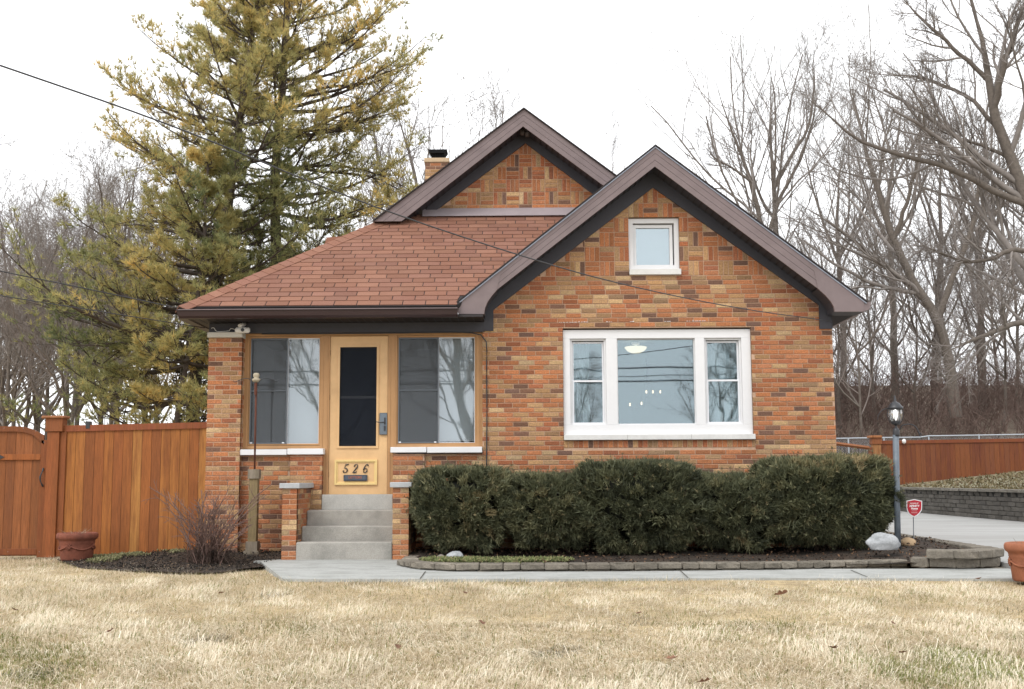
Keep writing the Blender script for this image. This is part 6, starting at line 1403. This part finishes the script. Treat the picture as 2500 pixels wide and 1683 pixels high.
g1 = gr(300, 1358, .06); g2 = gr(385, 1360, .06); g3 = gr(255, 1372, .04)
cover(5000, [(g1[0], g1[1], .5, .35, .5), (g2[0], g2[1], .35, .35, .3), (g3[0], g3[1], .2, .3, .2)], lbz, ((110, 112, 76), (142, 142, 100), (170, 166, 124), (150, 140, 110)), 'patchy grey-green ground cover along the foot of the left fence', 72)
# bank litter
r_ = np.random.default_rng(81); k = 9000; bx = r_.uniform(11.1, 20, k); by = r_.uniform(8, 22, k); C = np.column_stack([bx, by, zg(bx, by) + .05 + r_.uniform(0, .05, k)])
V, Fc = leaves(C, np.tile([0, 0, .5], (k, 1)), .10, .05, r_, 1.0); link('bank_litter', np_mesh('bank_litter', V, Fc, np.repeat(mixcol([albedo(c_, .6) for c_ in ((110, 100, 70), (140, 128, 92), (170, 156, 124), (120, 96, 74))], r_.uniform(0, 1, k)), 4, axis=0)), mat('chip', src='attr'), label='dead leaves and thin grass on the bank above the retaining wall', cat='leaf litter', kind='stuff')
# single fallen leaves and a stick on the lawn
LV = [(1908, 1458, 'largest brown oak leaf lying on the lawn right of centre', .085), (1135, 1455, 'brown leaf near the middle of the upper lawn', .05), (1176, 1530, 'curled brown leaf standing upright on the lawn', .06), (268, 1550, 'brown leaf among green tufts on the left lawn', .06), (36, 1497, 'brown leaf near the left edge of the lawn', .05), (1640, 1618, 'dark grey curled leaf low on the right-hand lawn', .06), (2035, 1592, 'brown leaf on the lower right lawn', .06), (2390, 1420, 'reddish leaf on the lawn near the bright pot', .07), (2203, 1603, 'small dark leaf on the lower lawn far right', .045), (970, 1590, 'grey leaf below the middle of the lawn', .055), (1560, 1505, 'small brown leaf on the middle lawn', .045), (1720, 1675, 'brown leaf at the bottom edge of the lawn', .06), (2180, 1530, 'little brown leaf on the right lawn', .04), (540, 1455, 'small brown leaf on the upper left lawn', .04)]
for q, (px, py, lab, s) in enumerate(LV):
    d = ray(px, py); t_ = 5.0
    while (CAM + d * t_)[2] > float(zg((CAM + d * t_)[0], (CAM + d * t_)[1])) + .02 and t_ < 20: t_ += .02
    c = CAM + d * t_; n_ = 9; m_ = MB(); V = []; rq = random.Random(q); ph = rq.uniform(0, 6)
    for i_ in range(n_):
        u = i_ / (n_ - 1); wd_ = s * .42 * math.sin(math.pi * min(1, u * .92 + .06)) * (1 + .45 * math.sin(u * 17 + ph))
        for sg in (-1, 0, 1): V.append((u * s * 1.5 - s * .75, sg * wd_, .35 * s * (u - .5) ** 2 * 2 + abs(sg) * wd_ * rq.uniform(.3, .7)))
    m_.add(V, [(3 * i_ + k, 3 * i_ + k + 1, 3 * i_ + k + 4, 3 * i_ + k + 3) for i_ in range(n_ - 1) for k in (0, 1)])
    o = m_.build('fallen_leaf', mat('dead_leaf', src='obj', rough=.8, var=.3, scale=30), label=lab, cat='leaf', group='fallen leaves on the lawn'); o.location = (c[0], c[1], c[2] + .025); o.rotation_euler = (rq.uniform(.1, .7), rq.uniform(-.3, .3), rq.uniform(0, 6)); k = rq.uniform(.7, 1.1); o.color = (.20 * k, .105 * k, .065 * k, 1)
c = gr(620, 1566, -.25); s1 = c + np.array([-.16, .1, .06])
MB().tube([s1, c + np.array([0, .02, .05]), c + np.array([.10, -.02, .045])], [.005, .006, .004], 5).tube([c + np.array([.06, 0, .03]), c + np.array([.05, .02, .10]), c + np.array([.055, .02, .17])], [.005, .004, .002], 5).build('fallen_stick', mat('stick_bark', (.10, .07, .05), .9), label='dark forked stick lying on the left half of the lawn', cat='stick')
